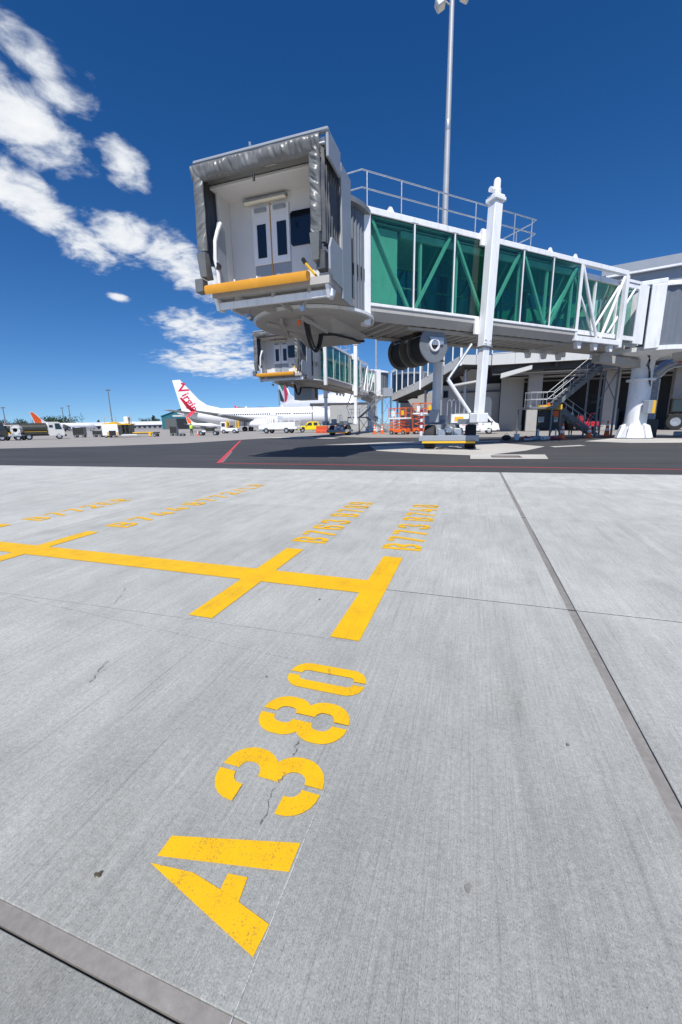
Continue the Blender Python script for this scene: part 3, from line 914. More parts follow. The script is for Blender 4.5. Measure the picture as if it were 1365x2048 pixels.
def jet_bridge(label, loc, yaw, s_end, col_s, cab_lat, detail, group):
    """local x runs from the rotunda (0) along the tunnel to the cab, local y is the sunny side, z up.
    The cab is turned so that its mouth faces -Y of the world."""
    R_ = empty('jet_bridge', loc, yaw, label, 'jet bridge', group)
    s1 = s_end - 11.6
    ZT, ZB = 8.66, 5.1
    bays = [s_end - 1.93 * i for i in range(7)]
    # ---- roof and floor of the outer tunnel
    for sd in (1, -1):
        b = MB(); b.cb(s1 - 3.75, s_end + .25, *sorted((sd * 1.44, sd * 1.66)), 8.44, ZT, .02)
        b.build('roof_chord', WHITE, R_)
        b = MB(); b.cb(s1 - .1, s_end + .02, *sorted((sd * 1.56, sd * 1.70)), 5.46, 5.57, .015)
        b.build('sill_rail', WHITE, R_)
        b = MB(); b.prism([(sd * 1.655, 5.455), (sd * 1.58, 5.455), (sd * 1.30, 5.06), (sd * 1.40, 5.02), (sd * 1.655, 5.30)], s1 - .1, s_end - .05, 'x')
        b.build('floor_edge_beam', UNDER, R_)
    b = MB(); b.box(s1 - .05, s_end, -1.435, 1.435, 8.46, 8.54)
    for k in range(int((s_end - s1) / .3)):
        x = s1 + .1 + k * .3
        b.box(x, x + .12, -1.43, 1.43, 8.54, 8.57)
    b.build('roof_sheet', WHITE, R_)
    b = MB(); b.box(s1, s_end - .1, -1.30, 1.30, 5.28, 5.40); b.box(s1, s_end - .1, -1.555, 1.555, 5.401, 5.44)
    b.build('floor_deck', GREYP, R_)
    # trapezoidal ribs under the deck
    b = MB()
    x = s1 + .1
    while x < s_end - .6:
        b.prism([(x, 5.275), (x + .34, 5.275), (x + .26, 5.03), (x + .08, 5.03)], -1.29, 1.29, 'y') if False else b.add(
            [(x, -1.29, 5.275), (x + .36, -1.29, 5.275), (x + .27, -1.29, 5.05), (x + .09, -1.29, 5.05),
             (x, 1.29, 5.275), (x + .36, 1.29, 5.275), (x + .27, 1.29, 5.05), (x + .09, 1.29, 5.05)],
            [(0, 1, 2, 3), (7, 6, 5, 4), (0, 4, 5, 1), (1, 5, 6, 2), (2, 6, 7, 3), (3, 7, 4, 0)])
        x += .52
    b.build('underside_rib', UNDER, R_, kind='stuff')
    for sd in (1, -1):
        b = MB(); b.box(s1, s_end - 2.0, *sorted((sd * .95, sd * 1.2)), 4.93, 5.03)
        b.build('cable_tray', UNDER, R_)
    # ---- end frames (portal beside the cab, and the mouth where the inner tunnel slides in)
    b = MB()
    for sd in (1, -1):
        b.cb(s_end - .02, s_end + .27, *sorted((sd * 1.40, sd * 1.70)), 4.80, 8.43, .02)
    b.box(s_end, s_end + .24, -1.39, 1.39, 8.2, 8.43)
    b.build('end_portal', WHITE, R_)
    for sd in (1, -1):
        b = MB(); b.cb(s1 - .12, s1 + .04, *sorted((sd * 1.52, sd * 1.68)), 5.06, 8.43, .01)
        b.build('end_post', WHITE, R_)
    # ---- glazing: panes, mullions, braces behind the glass
    for sd in (1, -1):
        for i in range(6):
            xa, xb = bays[i + 1] + .03, bays[i] - .03
            if i == 0: xb = s_end - .03
            b = MB(); b.box(xa, xb, *sorted((sd * 1.600, sd * 1.622)), 5.57, 8.44)
            b.build('glass_pane', GGLASS, R_)
            b = MB(); y0_, y1_ = sorted((sd * 1.623, sd * 1.63))
            for za, zb_ in ((5.571, 5.60), (8.41, 8.439)): b.box(xa, xb, y0_, y1_, za, zb_)
            for xg in (xa, xb - .022): b.box(xg, xg + .022, y0_, y1_, 5.601, 8.409)
            b.build('gasket', RUBBER, R_)
        b = MB(); b.tube((s1 + .2, sd * 1.08, 6.42), (s_end - 1.5, sd * 1.08, 6.42), .03, n=6); b.build('inner_handrail', GALV, R_)
        for i in range(1, 6):
            b = MB(); b.cb(bays[i] - .16, bays[i] + .16, *sorted((sd * 1.661, sd * 1.674)), 8.47, 8.63, .004); b.build('splice_plate', WHITE, R_)
        for i in range(1, 6):
            b = MB(); b.box(bays[i] - .028, bays[i] + .028, *sorted((sd * 1.57, sd * 1.655)), 5.57, 8.44)
            b.build('mullion', WHITE, R_)
        for i in range(6):
            top, bot = (bays[i + 1], bays[i]) if i % 2 else (bays[i], bays[i + 1])
            m_ = (top + bot) / 2
            b = MB(); b.beam((m_ + (top - m_) * .86, sd * 1.50, 8.36), (m_ + (bot - m_) * .86, sd * 1.50, 5.55), .11, .11, (0, 1, 0))
            b.build('diagonal_brace', WHITE, R_)
    # solid lining next to the cab
    for sd in (1, -1):
        b = MB(); b.cb(s_end - 1.36, s_end - .08, *sorted((sd * 1.30, sd * 1.36)), 5.41, 8.2, .01)
        b.build('lining_panel', WHITE, R_)
    b = MB(); b.box(s1, s_end - .1, -1.4, 1.4, 8.30, 8.34)
    b.build('ceiling_panel', CREAM, R_)
    # ---- open trussed section over the inner tunnel
    e2 = s1 - 3.72
    for sd in (1, -1):
        b = MB(); b.cb(e2 - .02, s1 - .13, *sorted((sd * 1.52, sd * 1.68)), 5.06, 5.30, .015)
        b.build('truss_chord', WHITE, R_)
        for pa, pb in (((s1 - .15, 8.40), (s1 - 1.72, 5.32)), ((e2 + .22, 8.36), (s1 - 2.05, 5.32))):
            b = MB(); b.tube((pa[0], sd * 1.60, pa[1]), (pb[0], sd * 1.60, pb[1]), .075, n=12)
            b.build('truss_brace', WHITE, R_, smooth=40)
        b = MB(); b.cb(e2 - .06, e2 + .16, *sorted((sd * 1.48, sd * 1.70)), 4.95, 8.43, .015)
        b.build('truss_post', WHITE, R_)
        for k in range(3):
            b = MB(); x = e2 + .5 + k * 1.3
            b.prism([(x, 4.72), (x + .22, 4.72), (x + .34, 5.05), (x - .05, 5.05)], *sorted((sd * 1.35, sd * 1.5)), 'z') if False else b.add(
                [(x, sd * 1.36, 4.74), (x + .20, sd * 1.36, 4.74), (x + .32, sd * 1.36, 5.05), (x - .06, sd * 1.36, 5.05),
                 (x, sd * 1.56, 4.74), (x + .20, sd * 1.56, 4.74), (x + .32, sd * 1.56, 5.05), (x - .06, sd * 1.56, 5.05)],
                [(0, 1, 2, 3), (7, 6, 5, 4), (0, 4, 5, 1), (1, 5, 6, 2), (2, 6, 7, 3), (3, 7, 4, 0)])
            b.build('roller_bracket', WHITE, R_)
    # ---- inner tunnel
    i0, i1 = 3.9, s_end - 1.5
    for sd in (1, -1):
        b = MB(); b.cb(i0, i1, *sorted((sd * 1.20, sd * 1.40)), 8.02, 8.26, .015)
        b.build('inner_roof_chord', WHITE, R_)
        b = MB(); b.box(i0, i1, *sorted((sd * 1.22, sd * 1.39)), 5.45, 5.66)
        b.build('inner_floor_chord', WHITE, R_)
        xs_ = [i0 + .25, i0 + 1.75] + [i0 + 3.6 + 1.8 * q for q in range(8)]
        for k in range(len(xs_) - 1):
            if xs_[k + 1] > i1: break
            b = MB(); b.box(xs_[k] + .05, xs_[k + 1] - .05, *sorted((sd * 1.25, sd * 1.272)), 5.66, 8.02)
            b.build('glass_pane', GGLASS, R_)
            b = MB(); b.box(xs_[k + 1] - .045, xs_[k + 1] + .045, *sorted((sd * 1.25, sd * 1.36)), 5.66, 8.02)
            b.build('mullion', WHITE, R_)
            if xs_[k] > s1 + .3: continue
            pa, pb = (xs_[k], xs_[k + 1]) if k % 2 else (xs_[k + 1], xs_[k])
            if k == 0: pa, pb = xs_[0] + .1, xs_[1] + .55
            b = MB(); b.tube((pa, sd * 1.37, 8.0), (pb, sd * 1.37, 5.68), .06, n=10)
            b.build('truss_brace', WHITE, R_, smooth=40)
    b = MB(); b.box(i0, i1, -1.2, 1.2, 8.10, 8.2); b.build('inner_roof_sheet', WHITE, R_)
    b = MB(); b.box(i0, i1, -1.2, 1.2, 5.38, 5.46); b.build('inner_floor', GREYP, R_)
    b = MB(); b.box(i0 - .2, s1 - .3, -.9, .9, 5.08, 5.30); b.build('tunnel_keel', UNDER, R_)
    b = MB(); b.box(i0 - .1, i0 + 1.35, -1.28, 1.44, 8.27, 8.40); b.build('roof_cap', WHITE, R_)
    # ---- rotunda on its pedestal
    pr = []
    for k in range(121):
        a = 2 * pi * k / 120
        r_ = 2.46 if (k // 2) % 2 else 2.41
        pr.append((r_ * cos(a), r_ * sin(a)))
    b = MB(); b.add([(x, y, 5.30) for x, y in pr] + [(x, y, 8.36) for x, y in pr], [(k, k + 1, 122 + k, 121 + k) for k in range(120)])
    b.build('rotunda_curtain', CURT, R_)
    b = MB(); b.lathe([(0, 4.95), (2.35, 4.95), (2.55, 5.06), (2.55, 5.29), (0, 5.29)], 48); b.build('rotunda_floor', WHITE, R_, smooth=30)
    b = MB(); b.lathe([(0, 8.70), (2.5, 8.62), (2.62, 8.5), (2.62, 8.37), (0, 8.37)], 48); b.build('rotunda_roof', WHITE, R_, smooth=30)
    for a0, a1 in ((2, 21), (-21, -2)):
        b = MB(); b.lathe([(3.02, 5.32), (3.02, 8.22), (2.95, 8.22), (2.95, 5.32), (3.02, 5.32)], 10, a0=radians(a0), a1=radians(a1)); b.build('curved_panel', WHITE, R_, smooth=30)
    for sa in (1, -1):
        Tp = Matrix.Rotation(radians(33 * sa), 4, 'Z')
        b = MB(Tp); b.cb(2.64, 3.08, -.34, .34, 5.08, 8.40, .03); b.build('frame_post', WHITE, R_)
        b = MB(Tp); b.cb(2.66, 3.04, *sorted((sa * .345, -sa * 1.25)), 8.41, 8.66, .03); b.build('frame_header', WHITE, R_)
    for sd in (1, -1):
        b = MB(); b.cb(3.06, 3.92, *sorted((sd * 1.36, sd * 1.44)), 5.30, 8.3, .01); b.build('entry_panel', WHITE, R_)
    # pedestal
    b = MB()
    b.lathe([(.60, .30), (.60, 3.55)], 28); b.build('pedestal_column', WHITE, R_, smooth=30)
    b = MB(); b.lathe([(.60, 3.55), (.78, 3.56), (.78, 3.68), (.60, 3.69)], 28); b.build('flange', WHITE, R_, smooth=30)
    b = MB(); b.lathe([(.57, 3.69), (.57, 4.3), (.60, 4.305), (.60, 4.33), (.57, 4.335), (.62, 4.75), (.85, 4.95)], 28); b.build('pedestal_head', WHITE, R_, smooth=30)
    b = MB(); b.lathe([(0, 0), (1.08, 0), (1.08, .06), (0, .06)], 24); b.build('base_plate', GALVD, R_)
    for k in range(6):
        a = k * pi / 3 + .35
        T = Matrix.Rotation(a, 4, 'Z')
        b = MB(T)
        b.add([(.55, -.16, .061), (1.02, -.22, .061), (1.02, .22, .061), (.55, .16, .061), (.57, -.13, .95), (.80, -.17, .80), (.80, .17, .80), (.57, .13, .95)],
              [(0, 3, 2, 1), (4, 5, 6, 7), (0, 1, 5, 4), (1, 2, 6, 5), (2, 3, 7, 6), (3, 0, 4, 7)])
        b.build('gusset', WHITE, R_)
    b = MB(); b.lathe([(.92, .06), (.62, .78)], 24); b.build('base_cone', WHITE, R_, smooth=30)
    b = MB(); b.beam((.1, -.1, 4.55), (4.6, -.1, 4.72), .5, .42); b.build('cantilever_beam', UNDER, R_)
    b = MB(); b.cb(-.15, .55, .60, .95, 1.55, 2.35, .02); b.build('control_cabinet', GREYP, R_)
    b = MB(); b.cb(-.15, .17, .951, .975, 1.57, 2.33, .005); b.build('cabinet_sign', YELLOW, R_)
    b = MB()
    for k in range(4):
        b.path([(.8 + k * .12, .75, 5.0), (.75, .68 + k * .03, 4.7), (.9 - k * .1, .66, 4.4), (.4, .64, 4.2 - k * .2), (.1, .64, 3.2)], .02, 5)
    b.build('hanging_cable', RUBBER, R_)
    # ---- lift columns, cross beam, bogie
    C0 = col_s
    for sd in (1, -1):
        CX = C0 + .95 if sd > 0 else C0 + .12
        T = Matrix.Translation((CX, sd * 1.94, 0)) @ Matrix.Rotation(radians(-1.95 if sd > 0 else -.4), 4, 'Y')
        b = MB(T); b.cb(-.215, .215, -.20, .20, 4.32, 9.72, .03); b.build('lift_column', WHITE, R_)
        b = MB(T); b.cb(-.175, .175, -.16, .16, 1.62, 4.32, .03); b.build('lift_column_inner', WHITE, R_)
        b = MB(T); b.cb(-.29, .29, -.27, .27, 9.72, 9.86, .02); b.cb(-.25, .25, -.23, .23, 9.86, 9.95, .02); b.build('column_cap', WHITE, R_)
        b = MB(T); b.lathe([(0, 10.55), (.09, 10.54), (.13, 10.48), (.135, 10.2), (.17, 10.16), (.17, 9.95)], 14); b.tube((.0, .0, 10.1), (.34, 0, 10.1), .10, n=10); b.build('lift_motor', WHITE, R_, smooth=40)
        for z in (5.1, 8.46):
            b = MB(T); b.cb(-.40, .40, *sorted((-sd * .30, -sd * .19)), z - .25, z + .35, .01)
            b.build('column_bracket', WHITE, R_)
        b = MB(T)
        b.cb(-.25, .25, -.23, .23, 4.30, 4.36, .01)
        for x in (-.18, -.10, .10, .18):
            for z in (4.42, 4.56):
                b.tube((x, sd * .19, z), (x, sd * .222, z), .02, n=6)
        b.build('collar', GALVD, R_)
        b = MB(); b.cb(CX - .32, CX + .30, *sorted((sd * 1.74, sd * 2.24)), 1.22, 1.62, .03) if sd > 0 else b.cb(CX - .45, CX + .45, -2.3, -1.70, 1.15, 1.62, .03)
        b.build('column_foot', WHITE if sd > 0 else GREYP, R_)  # far foot coloured grey, putting the tunnel's shade into its paint
    b = MB(); b.beam((C0 + .12, -1.68, 1.27), (C0 + .92, 1.72, 1.27), .36, .24); b.build('cross_beam', GREYP, R_)
    # folding cable arm between tunnel and bogie
    b = MB()
    b.tube((C0 + 1.1, 1.5, 4.5), (C0 + 2.15, 1.3, 3.05), .065, n=8)
    b.build('folding_arm', GALV, R_, smooth=40)
    b = MB()
    b.tube((C0 + 2.15, 1.3, 3.05), (C0 + 1.2, 1.7, 1.65), .085, .075, n=8)
    b.build('folding_arm', WHITE, R_, smooth=40)
    # bogie, wheels turned across the stand (world X)
    Tb = Matrix.Translation((C0 + .78, 0, 0)) @ Matrix.Rotation(-yaw, 4, 'Z')
    for sx in (-1, 1):
        b = MB(Tb)
        rr = .57
        b.lathe([(.30, -.25), (.50, -.25), (.555, -.21), (rr, -.12), (rr, .12), (.555, .21), (.50, .25), (.30, .25)], 32, c=(sx * .95, 0, rr + .004), axis='x')
        w_ = b.build('wheel', RUBBER, R_, smooth=35)
        b = MB(Tb); b.lathe([(0, -.20), (.30, -.22), (.30, .22), (0, .20)], 24, c=(sx * .95, 0, rr + .004), axis='x')
        b.build('rim', GREYP, w_, smooth=35)
    b = MB(Tb); b.cb(-1.38, 1.33, -.95, -.80, .40, .66, .02); b.build('bogie_frame', GREYP, R_)
    for sx in (-1.30, 1.18):
        b = MB(Tb); b.cb(sx, sx + .12, -.80, .80, .42, .64, .02); b.build('side_frame', GREYP, R_)
    b = MB(Tb); b.cb(-1.38, 1.33, .80, .92, .40, .66, .02); b.build('bogie_frame', GREYP, R_)
    b = MB(Tb); b.cb(-1.22, 1.18, -1.0, -.955, .30, .395, .012); b.build('bumper_bar', YELLOW, R_)
    b = MB(Tb)
    b.cb(-.55, -.18, -.62, .1, .50, .98, .04); b.cb(.18, .58, -.62, .1, .50, .98, .04)
    b.lathe([(.0, -.45), (.17, -.45), (.20, -.35), (.20, .35), (.17, .45), (0, .45)], 16, c=(0, .2, .85), axis='x')
    b.build('drive_motor', GALV, R_, smooth=35)
    b = MB(Tb); b.cb(-.16, .12, -.68, -.28, .78, 1.04, .05); b.build('motor_cover', WHITE, R_)
    b = MB(Tb); b.lathe([(.42, .55), (.42, 1.17)], 20); b.build('turntable', GALVD, R_, smooth=30)
    b = MB(Tb)
    for x in (-.15, .05, .22):
        pts = [(x, -.35, 1.0), (x, -.35, 2.15)] + [(x + .09 - .09 * cos(t), -.35, 2.15 + .13 * sin(t)) for t in (pi / 4, pi / 2, 3 * pi / 4)] + [(x + .18, -.35, 2.15), (x + .18, -.35, 1.2)]
        b.path(pts, .022, 6)
    b.build('guard_loop', GALV, R_, smooth=40)
    b = MB(Tb); b.cb(.05, 1.05, -.42, -.38, 1.22, 1.62, .008); b.build('side_plate', WHITE, R_)
    b = MB(Tb); b.cb(.20, .60, -.432, -.421, 1.30, 1.50, .002); b.build('warning_sign', YELLOW, R_)
    b = MB(Tb); b.cb(-1.0, -.55, -.2, .5, 1.25, 1.85, .02); b.build('junction_box', GREYP, R_)
    # ---- cable reels hanging under the tunnel
    rs = C0 + 2.85
    if detail:
        for ya, yb in ((.25, 1.15), (-1.25, -.35)):
            rl = MB(); rl.lathe([(.30, ya), (.30, yb)], 28, c=(rs, 0, 4.42), axis='y')
            rp = rl.build('cable_reel', DRUM, R_, smooth=35)
            for yy in (ya, yb):
                b = MB(); b.lathe([(.17, yy - .02), (.70, yy - .035), (.725, yy), (.70, yy + .035), (.17, yy + .02)], 36, c=(rs, 0, 4.42), axis='y')
                b.build('flange', GALVD if yy == 1.15 else DRUM, rp, smooth=35)
            b = MB(); b.lathe([(.58, ya + .06), (.60, (ya + yb) / 2), (.58, yb - .06)], 36, c=(rs, 0, 4.42), axis='y')
            b.build('wound_cable', RUBBER, rp, smooth=35)
        b = MB(); b.lathe([(.20, 1.15), (.26, 1.16), (.26, 1.25), (.19, 1.26), (.19, 1.12)], 24, c=(rs, 0, 4.42), axis='y'); b.build('hub_ring', WHITE, R_, smooth=35)
        b = MB(); b.lathe([(0, 1.14), (.19, 1.141)], 24, c=(rs, 0, 4.42), axis='y'); b.build('hub_core', mat('rust_core', (.06, .035, .025), .8), R_)
        b = MB()
        for x in (rs - .42, rs + .42):
            b.beam((x, 1.0, 5.03), (x, 1.0, 4.72), .09, .09); b.beam((x, -1.2, 5.03), (x, -1.2, 4.78), .09, .09)
        b.beam((rs - .45, 1.0, 4.99), (rs + .45, 1.0, 4.99), .1, .12); b.beam((rs + .42, 1.1, 4.76), (rs + .42, -1.3, 4.76), .09, .10)
        b.beam((rs - .42, 1.1, 4.76), (rs - .42, -1.3, 4.76), .09, .10)
        b.add([(rs - .46, 1.21, 4.72), (rs + .30, 1.21, 4.72), (rs + .1, 1.21, 4.40), (rs - .46, 1.21, 4.46), (rs - .46, 1.24, 4.72), (rs + .30, 1.24, 4.72), (rs + .1, 1.24, 4.40), (rs - .46, 1.24, 4.46)],
              [(0, 1, 2, 3), (7, 6, 5, 4), (0, 4, 5, 1), (1, 5, 6, 2), (2, 6, 7, 3), (3, 7, 4, 0)])
        b.build('reel_hanger', GALV, R_)
    else:
        b = MB(); b.cb(s_end - .6, s_end + 1.0, -1.3, .5, 3.55, 4.86, .03); cabx = b.build('electrical_cabinet', GREYP, R_)
        b = MB(); b.cb(s_end - .4, s_end + .2, .505, .53, 3.7, 4.6, .01); b.build('cabinet_door', mat('brown_panel', (.10, .05, .035), .6), cabx)
    # ---- roof walkway handrail
    r0, r1 = s1 + 2.9, s_end + .15
    posts = [r0 + .35, r0 + 1.4 if detail else r0 + 1.6, r0 + 3.6, r0 + 5.5, r0 + 7.2, s_end - .05]
    for sd in (1, -1):
        for x in posts:
            b = MB(); b.tube((x, sd * 1.38, 8.60), (x, sd * 1.38, 9.86), .024, n=8); b.build('rail_post', GALV, R_, smooth=40)
        for z in (9.86, 9.32):
            b = MB(); b.path([(r0, sd * 1.0, z), (r0 + .1, sd * 1.38, z), (r1, sd * 1.38, z), (r1 + .55, sd * .7, z)], .027, 8)
            b.build('handrail', GALV, R_, smooth=40)
        b = MB(); b.box(r0 + .4, r1, *sorted((sd * 1.33, sd * 1.36)), 8.64, 8.80); b.build('toe_board', GALV, R_)
    for x in (r0, r1 + .55):
        yy = 1.0 if x == r0 else .7
        for z in (9.86, 9.32):
            b = MB(); b.tube((x, -yy, z), (x, yy, z), .027, n=8); b.build('handrail', GALV, R_, smooth=40)
        b = MB(); b.tube((x, .25, 8.6), (x, .25, 9.86), .024, n=8); b.build('rail_post', GALV, R_, smooth=40)
    for x in (s_end - .9, s1 + 2.2, s1 + .45, C0 + .9):
        for sd in (1, -1):
            b = MB(); b.add([(x - .17, sd * 1.55, 8.655), (x + .17, sd * 1.55, 8.655), (x + .05, sd * 1.55, 8.83), (x - .05, sd * 1.55, 8.83),
                             (x - .17, sd * 1.60, 8.655), (x + .17, sd * 1.60, 8.655), (x + .05, sd * 1.60, 8.83), (x - .05, sd * 1.60, 8.83)],
                            [(0, 1, 2, 3), (7, 6, 5, 4), (0, 4, 5, 1), (1, 5, 6, 2), (2, 6, 7, 3), (3, 7, 4, 0)])
            b.build('lifting_lug', WHITE, R_)
    # ---- cab: frame x = forward (world -Y), y = right (world +X)
    Tc = Matrix.Translation((s_end + 1.55, cab_lat, 0)) @ Matrix.Rotation(-pi / 2 - yaw, 4, 'Z')
    F0, F1, HW = 1.78, 3.95, 2.03                 # back of box, mouth, half width
    b = MB(Tc)
    n_ = 264
    pr = []
    for k in range(n_ + 1):
        a = radians(28) + (2 * pi - radians(56)) * k / n_
        r_ = 2.08 if (k // 2) % 2 else 2.02
        pr.append((r_ * cos(a), r_ * sin(a)))
    vs = [(x, y, 5.12) for x, y in pr] + [(x, y, 8.42) for x, y in pr]
    b.add(vs, [(k, k + 1, n_ + 2 + k, n_ + 1 + k) for k in range(n_)])
    b.build('corrugated_curtain', CURT, R_)
    b = MB(Tc)
    for k in range(7):
        a = radians(44 + k * 6.2)
        x, y = 2.087 * cos(a), 2.087 * sin(a)
        b.beam((x, y, 6.28), (x, y, 6.62), .05, .02, (cos(a), sin(a), 0))
    b.build('curtain_slot', BLACK, R_, kind='stuff')
    b = MB(Tc); b.lathe([(0, 8.62), (2.0, 8.60), (2.24, 8.52), (2.24, 8.36), (2.0, 8.32), (0, 8.32)], 48); b.build('turret_roof', GALVD, R_, smooth=30)
    b = MB(Tc); b.lathe([(0, 4.92), (2.0, 4.92), (2.22, 5.0), (2.22, 5.10), (0, 5.10)], 48); b.build('turret_floor', UNDER, R_, smooth=30)
    b = MB(Tc); b.lathe([(2.225, 5.04), (2.30, 5.05), (2.30, 5.14), (2.225, 5.15)], 48); b.build('turret_rim', WHITE, R_, smooth=30)
    b = MB(Tc)                                        # tapering keel pan under the turret
    b.add([(1.6, -1.3, 4.915), (1.6, 1.2, 4.915), (-2.2, 1.5, 4.915), (-2.2, -1.5, 4.915), (.5, -.5, 4.58), (.5, .9, 4.58), (-1.9, 1.3, 4.56), (-1.9, -1.1, 4.56)],
          [(0, 1, 2, 3), (7, 6, 5, 4), (0, 4, 5, 1), (1, 5, 6, 2), (2, 6, 7, 3), (3, 7, 4, 0)])
    b.build('keel_pan', UNDER, R_)
    for p, q in (((1.6, -1.2, 4.8), (.3, .2, 4.62)), ((1.9, .3, 4.82), (.6, .7, 4.6)), ((1.9, -.5, 4.82), (.5, -.9, 4.6))):
        b = MB(Tc); b.beam(p, q, .09, .14); b.build('keel_rib', UNDER, R_)
    # box: floor, roof, walls, back wall
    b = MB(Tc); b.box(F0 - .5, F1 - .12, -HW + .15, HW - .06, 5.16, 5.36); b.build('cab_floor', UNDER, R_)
    b = MB(Tc); b.cb(F0 - .1, F1 - .06, -HW + .02, HW - .07, 8.46, 8.62, .02); b.build('cab_roof', WHITE, R_)
    b = MB(Tc); b.cb(F0 + .05, F1 - .55, -HW + .05, HW - .2, 8.30, 8.40, .02); b.build('cab_ceiling', CREAM, R_)
    # right wall: tall plate with a lower wing plate
    b = MB(Tc); b.cb(F0, F0 + .95, HW - .06, HW, 5.02, 8.62, .012); b.build('side_wall', CABSIDE, R_)
    b = MB(Tc); b.prism([(F0 + .96, 5.3), (F1 - .35, 5.3), (F1 - .10, 5.5), (F1 - .10, 6.05), (F1 - .30, 6.35), (F0 + .96, 6.35)], HW - .058, HW - .002, 'y'); b.build('side_plate', CABSIDE, R_)
    b = MB(Tc); b.cb(F0 + 1.15, F1 + .02, HW - .03, HW + .05, 8.10, 8.74, .02); b.build('canopy_arm', CABSIDE, R_)
    b = MB(Tc); b.box(F0, F0 + .8, -HW, -HW + .06, 5.1, 8.62); b.build('side_wall', WHITE, R_)
    b = MB(Tc); b.box(F0 + .66, F0 + .74, -HW + .1, HW - .1, 5.37, 8.30); b.build('back_wall', CREAM, R_)
    b = MB(Tc); b.box(F0 + .75, F1 - .75, -HW + .12, -HW + .17, 5.37, 8.30); b.build('lining_panel', CREAM, R_)
    xw = F0 + .745
    # double doors with windows, orange seal, threshold, fluorescent lamp, big window
    for ya, yb in ((-1.04, -.415), (-.375, .25)):
        dd = MB(Tc); dd.cb(xw, xw + .045, ya, yb, 6.36, 8.0, .008)
        dp = dd.build('door', WHITE2, R_)
        wy = (-.85, -.59) if ya < -.5 else (-.15, .12)
        b = MB(Tc); b.cb(xw + .046, xw + .056, wy[0] - .03, wy[1] + .03, 6.55, 7.51, .004); b.build('window_frame', BLACK, dp)
        b = MB(Tc); b.box(xw + .0565, xw + .060, wy[0], wy[1], 6.58, 7.48); b.build('window', DGLASS, dp)
        b = MB(Tc); b.cb(xw + .047, xw + .12, ya + .12, yb - .1, 7.84, 7.95, .01); b.build('door_closer', GREYP, dp)
        b = MB(Tc); b.box(xw, xw + .02, ya + .03, yb, 5.38, 6.34); b.build('kick_plate', GREYP, R_)
    b = MB(Tc); b.box(xw + .001, xw + .05, -.412, -.378, 5.38, 8.06); b.build('door_seal', ORANGESEAL, R_)
    b = MB(Tc); b.cb(xw, xw + .14, -1.28, .22, 8.17, 8.23, .01); lp = b.build('lamp_housing', GREYP, R_)
    b = MB(Tc); b.cb(xw + .02, xw + .17, -1.26, .20, 8.09, 8.17, .03); b.build('lamp_diffuser', LAMPW, lp)
    bm_ = [(.28, 6.82), (.34, 6.76), (1.16, 6.76), (1.22, 6.82), (1.22, 7.66), (1.16, 7.72), (.34, 7.72), (.28, 7.66)]
    b = MB(Tc); b.prism(bm_, xw, xw + .03, 'x'); b.build('cab_window', DGLASS, R_)
    # left console: curved white rail with a panel and a dark round reel
    b = MB(Tc); b.prism([(F1 - .75, 5.38), (F1 - .28, 5.38), (F1 - .28, 6.9), (F1 - .45, 7.35), (F1 - .75, 7.2)], -HW + .30, -HW + .36, 'y'); b.build('console_panel', GREYP, R_)
    b = MB(Tc); b.path([(F1 - .26, -HW + .34, 5.4), (F1 - .24, -HW + .34, 5.85), (F1 - .2, -HW + .30, 6.25), (F1 - .24, -HW + .32, 6.75), (F1 - .32, -HW + .38, 7.05), (F1 - .45, -HW + .42, 7.3)], .06, 8); b.build('console_rail', WHITE, R_, smooth=50)
    b = MB(Tc); b.lathe([(0, -.05), (.10, -.05), (.10, .05), (0, .05)], 16, c=(F1 - .22, -HW + .36, 6.05), axis='x'); b.build('spring_reel', BLACK, R_, smooth=40)
    b = MB(Tc); b.beam((F1 - .5, HW - .55, 5.45), (F1 - .95, HW - 1.1, 6.05), .05, .05); b.build('control_arm', YELLOW, R_)
    b = MB(Tc); b.beam((F1 - .95, HW - 1.1, 6.05), (F1 - 1.0, HW - 1.2, 6.2), .09, .09); b.build('control_grip', BLACK, R_)
    # lower frame and struts
    b = MB(Tc); b.cb(F1 - .42, F1 - .30, -1.90, HW - .03, 4.86, 5.06, .015); b.build('lower_beam', WHITE, R_)
    for y in (-1.86, HW - .2):
        b = MB(Tc); b.prism([(F1 - .85, 5.15), (F1 - .15, 5.15), (F1 - .30, 4.83), (F1 - .55, 4.83)], y, y + .1, 'y')
        b.build('hanger_plate', WHITE, R_)
    for p, q in (((F1 - .3, -1.2, 5.12), (F1 - 1.3, -.3, 4.9)), ((F1 - .3, .1, 5.1), (F1 - 1.4, .2, 4.9)), ((F1 - .3, 1.3, 5.1), (F1 - 1.3, .6, 4.9))):
        b = MB(Tc); b.beam(p, q, .1, .16); b.build('floor_strut', UNDER, R_)
    # yellow bumper
    b = MB(Tc); b.prism([(F1 + .02, 5.24), (F1 + .14, 5.19), (F1 + .19, 5.30), (F1 + .17, 5.42), (F1 + .06, 5.48), (F1 - .1, 5.48), (F1 - .14, 5.36)], -1.94, 1.40, 'y'); bp = b.build('bumper', YBUMP, R_, smooth=50)
    b = MB(Tc)
    for y in (-1.66, -.95, -.2):
        b.tube((F1 + .06, y, 5.47), (F1 + .06, y, 5.52), .025, n=8)
    b.build('bumper_bolt', WHITE, bp)
    # canopy: top roll, side rolls, bellows, front lip
    vs, fs = fabric_strip((F1 + .02, -2.12, 8.43), (F1 + .02, 1.86, 8.43), (0.25, 0, 0.97), (.97, 0, -.25), .42, .09, 170, 14, 3.1, .07)
    b = MB(Tc); b.add(vs, fs); b.build('canopy_top_roll', FABRIC, R_, smooth=60)
    vs, fs = fabric_strip((F1 + .02, -1.95, 8.40), (F1 + .02, -1.99, 6.40), (0, 1, 0), (1, 0, 0), .33, .06, 130, 12, 7.7, .055, 1.6)
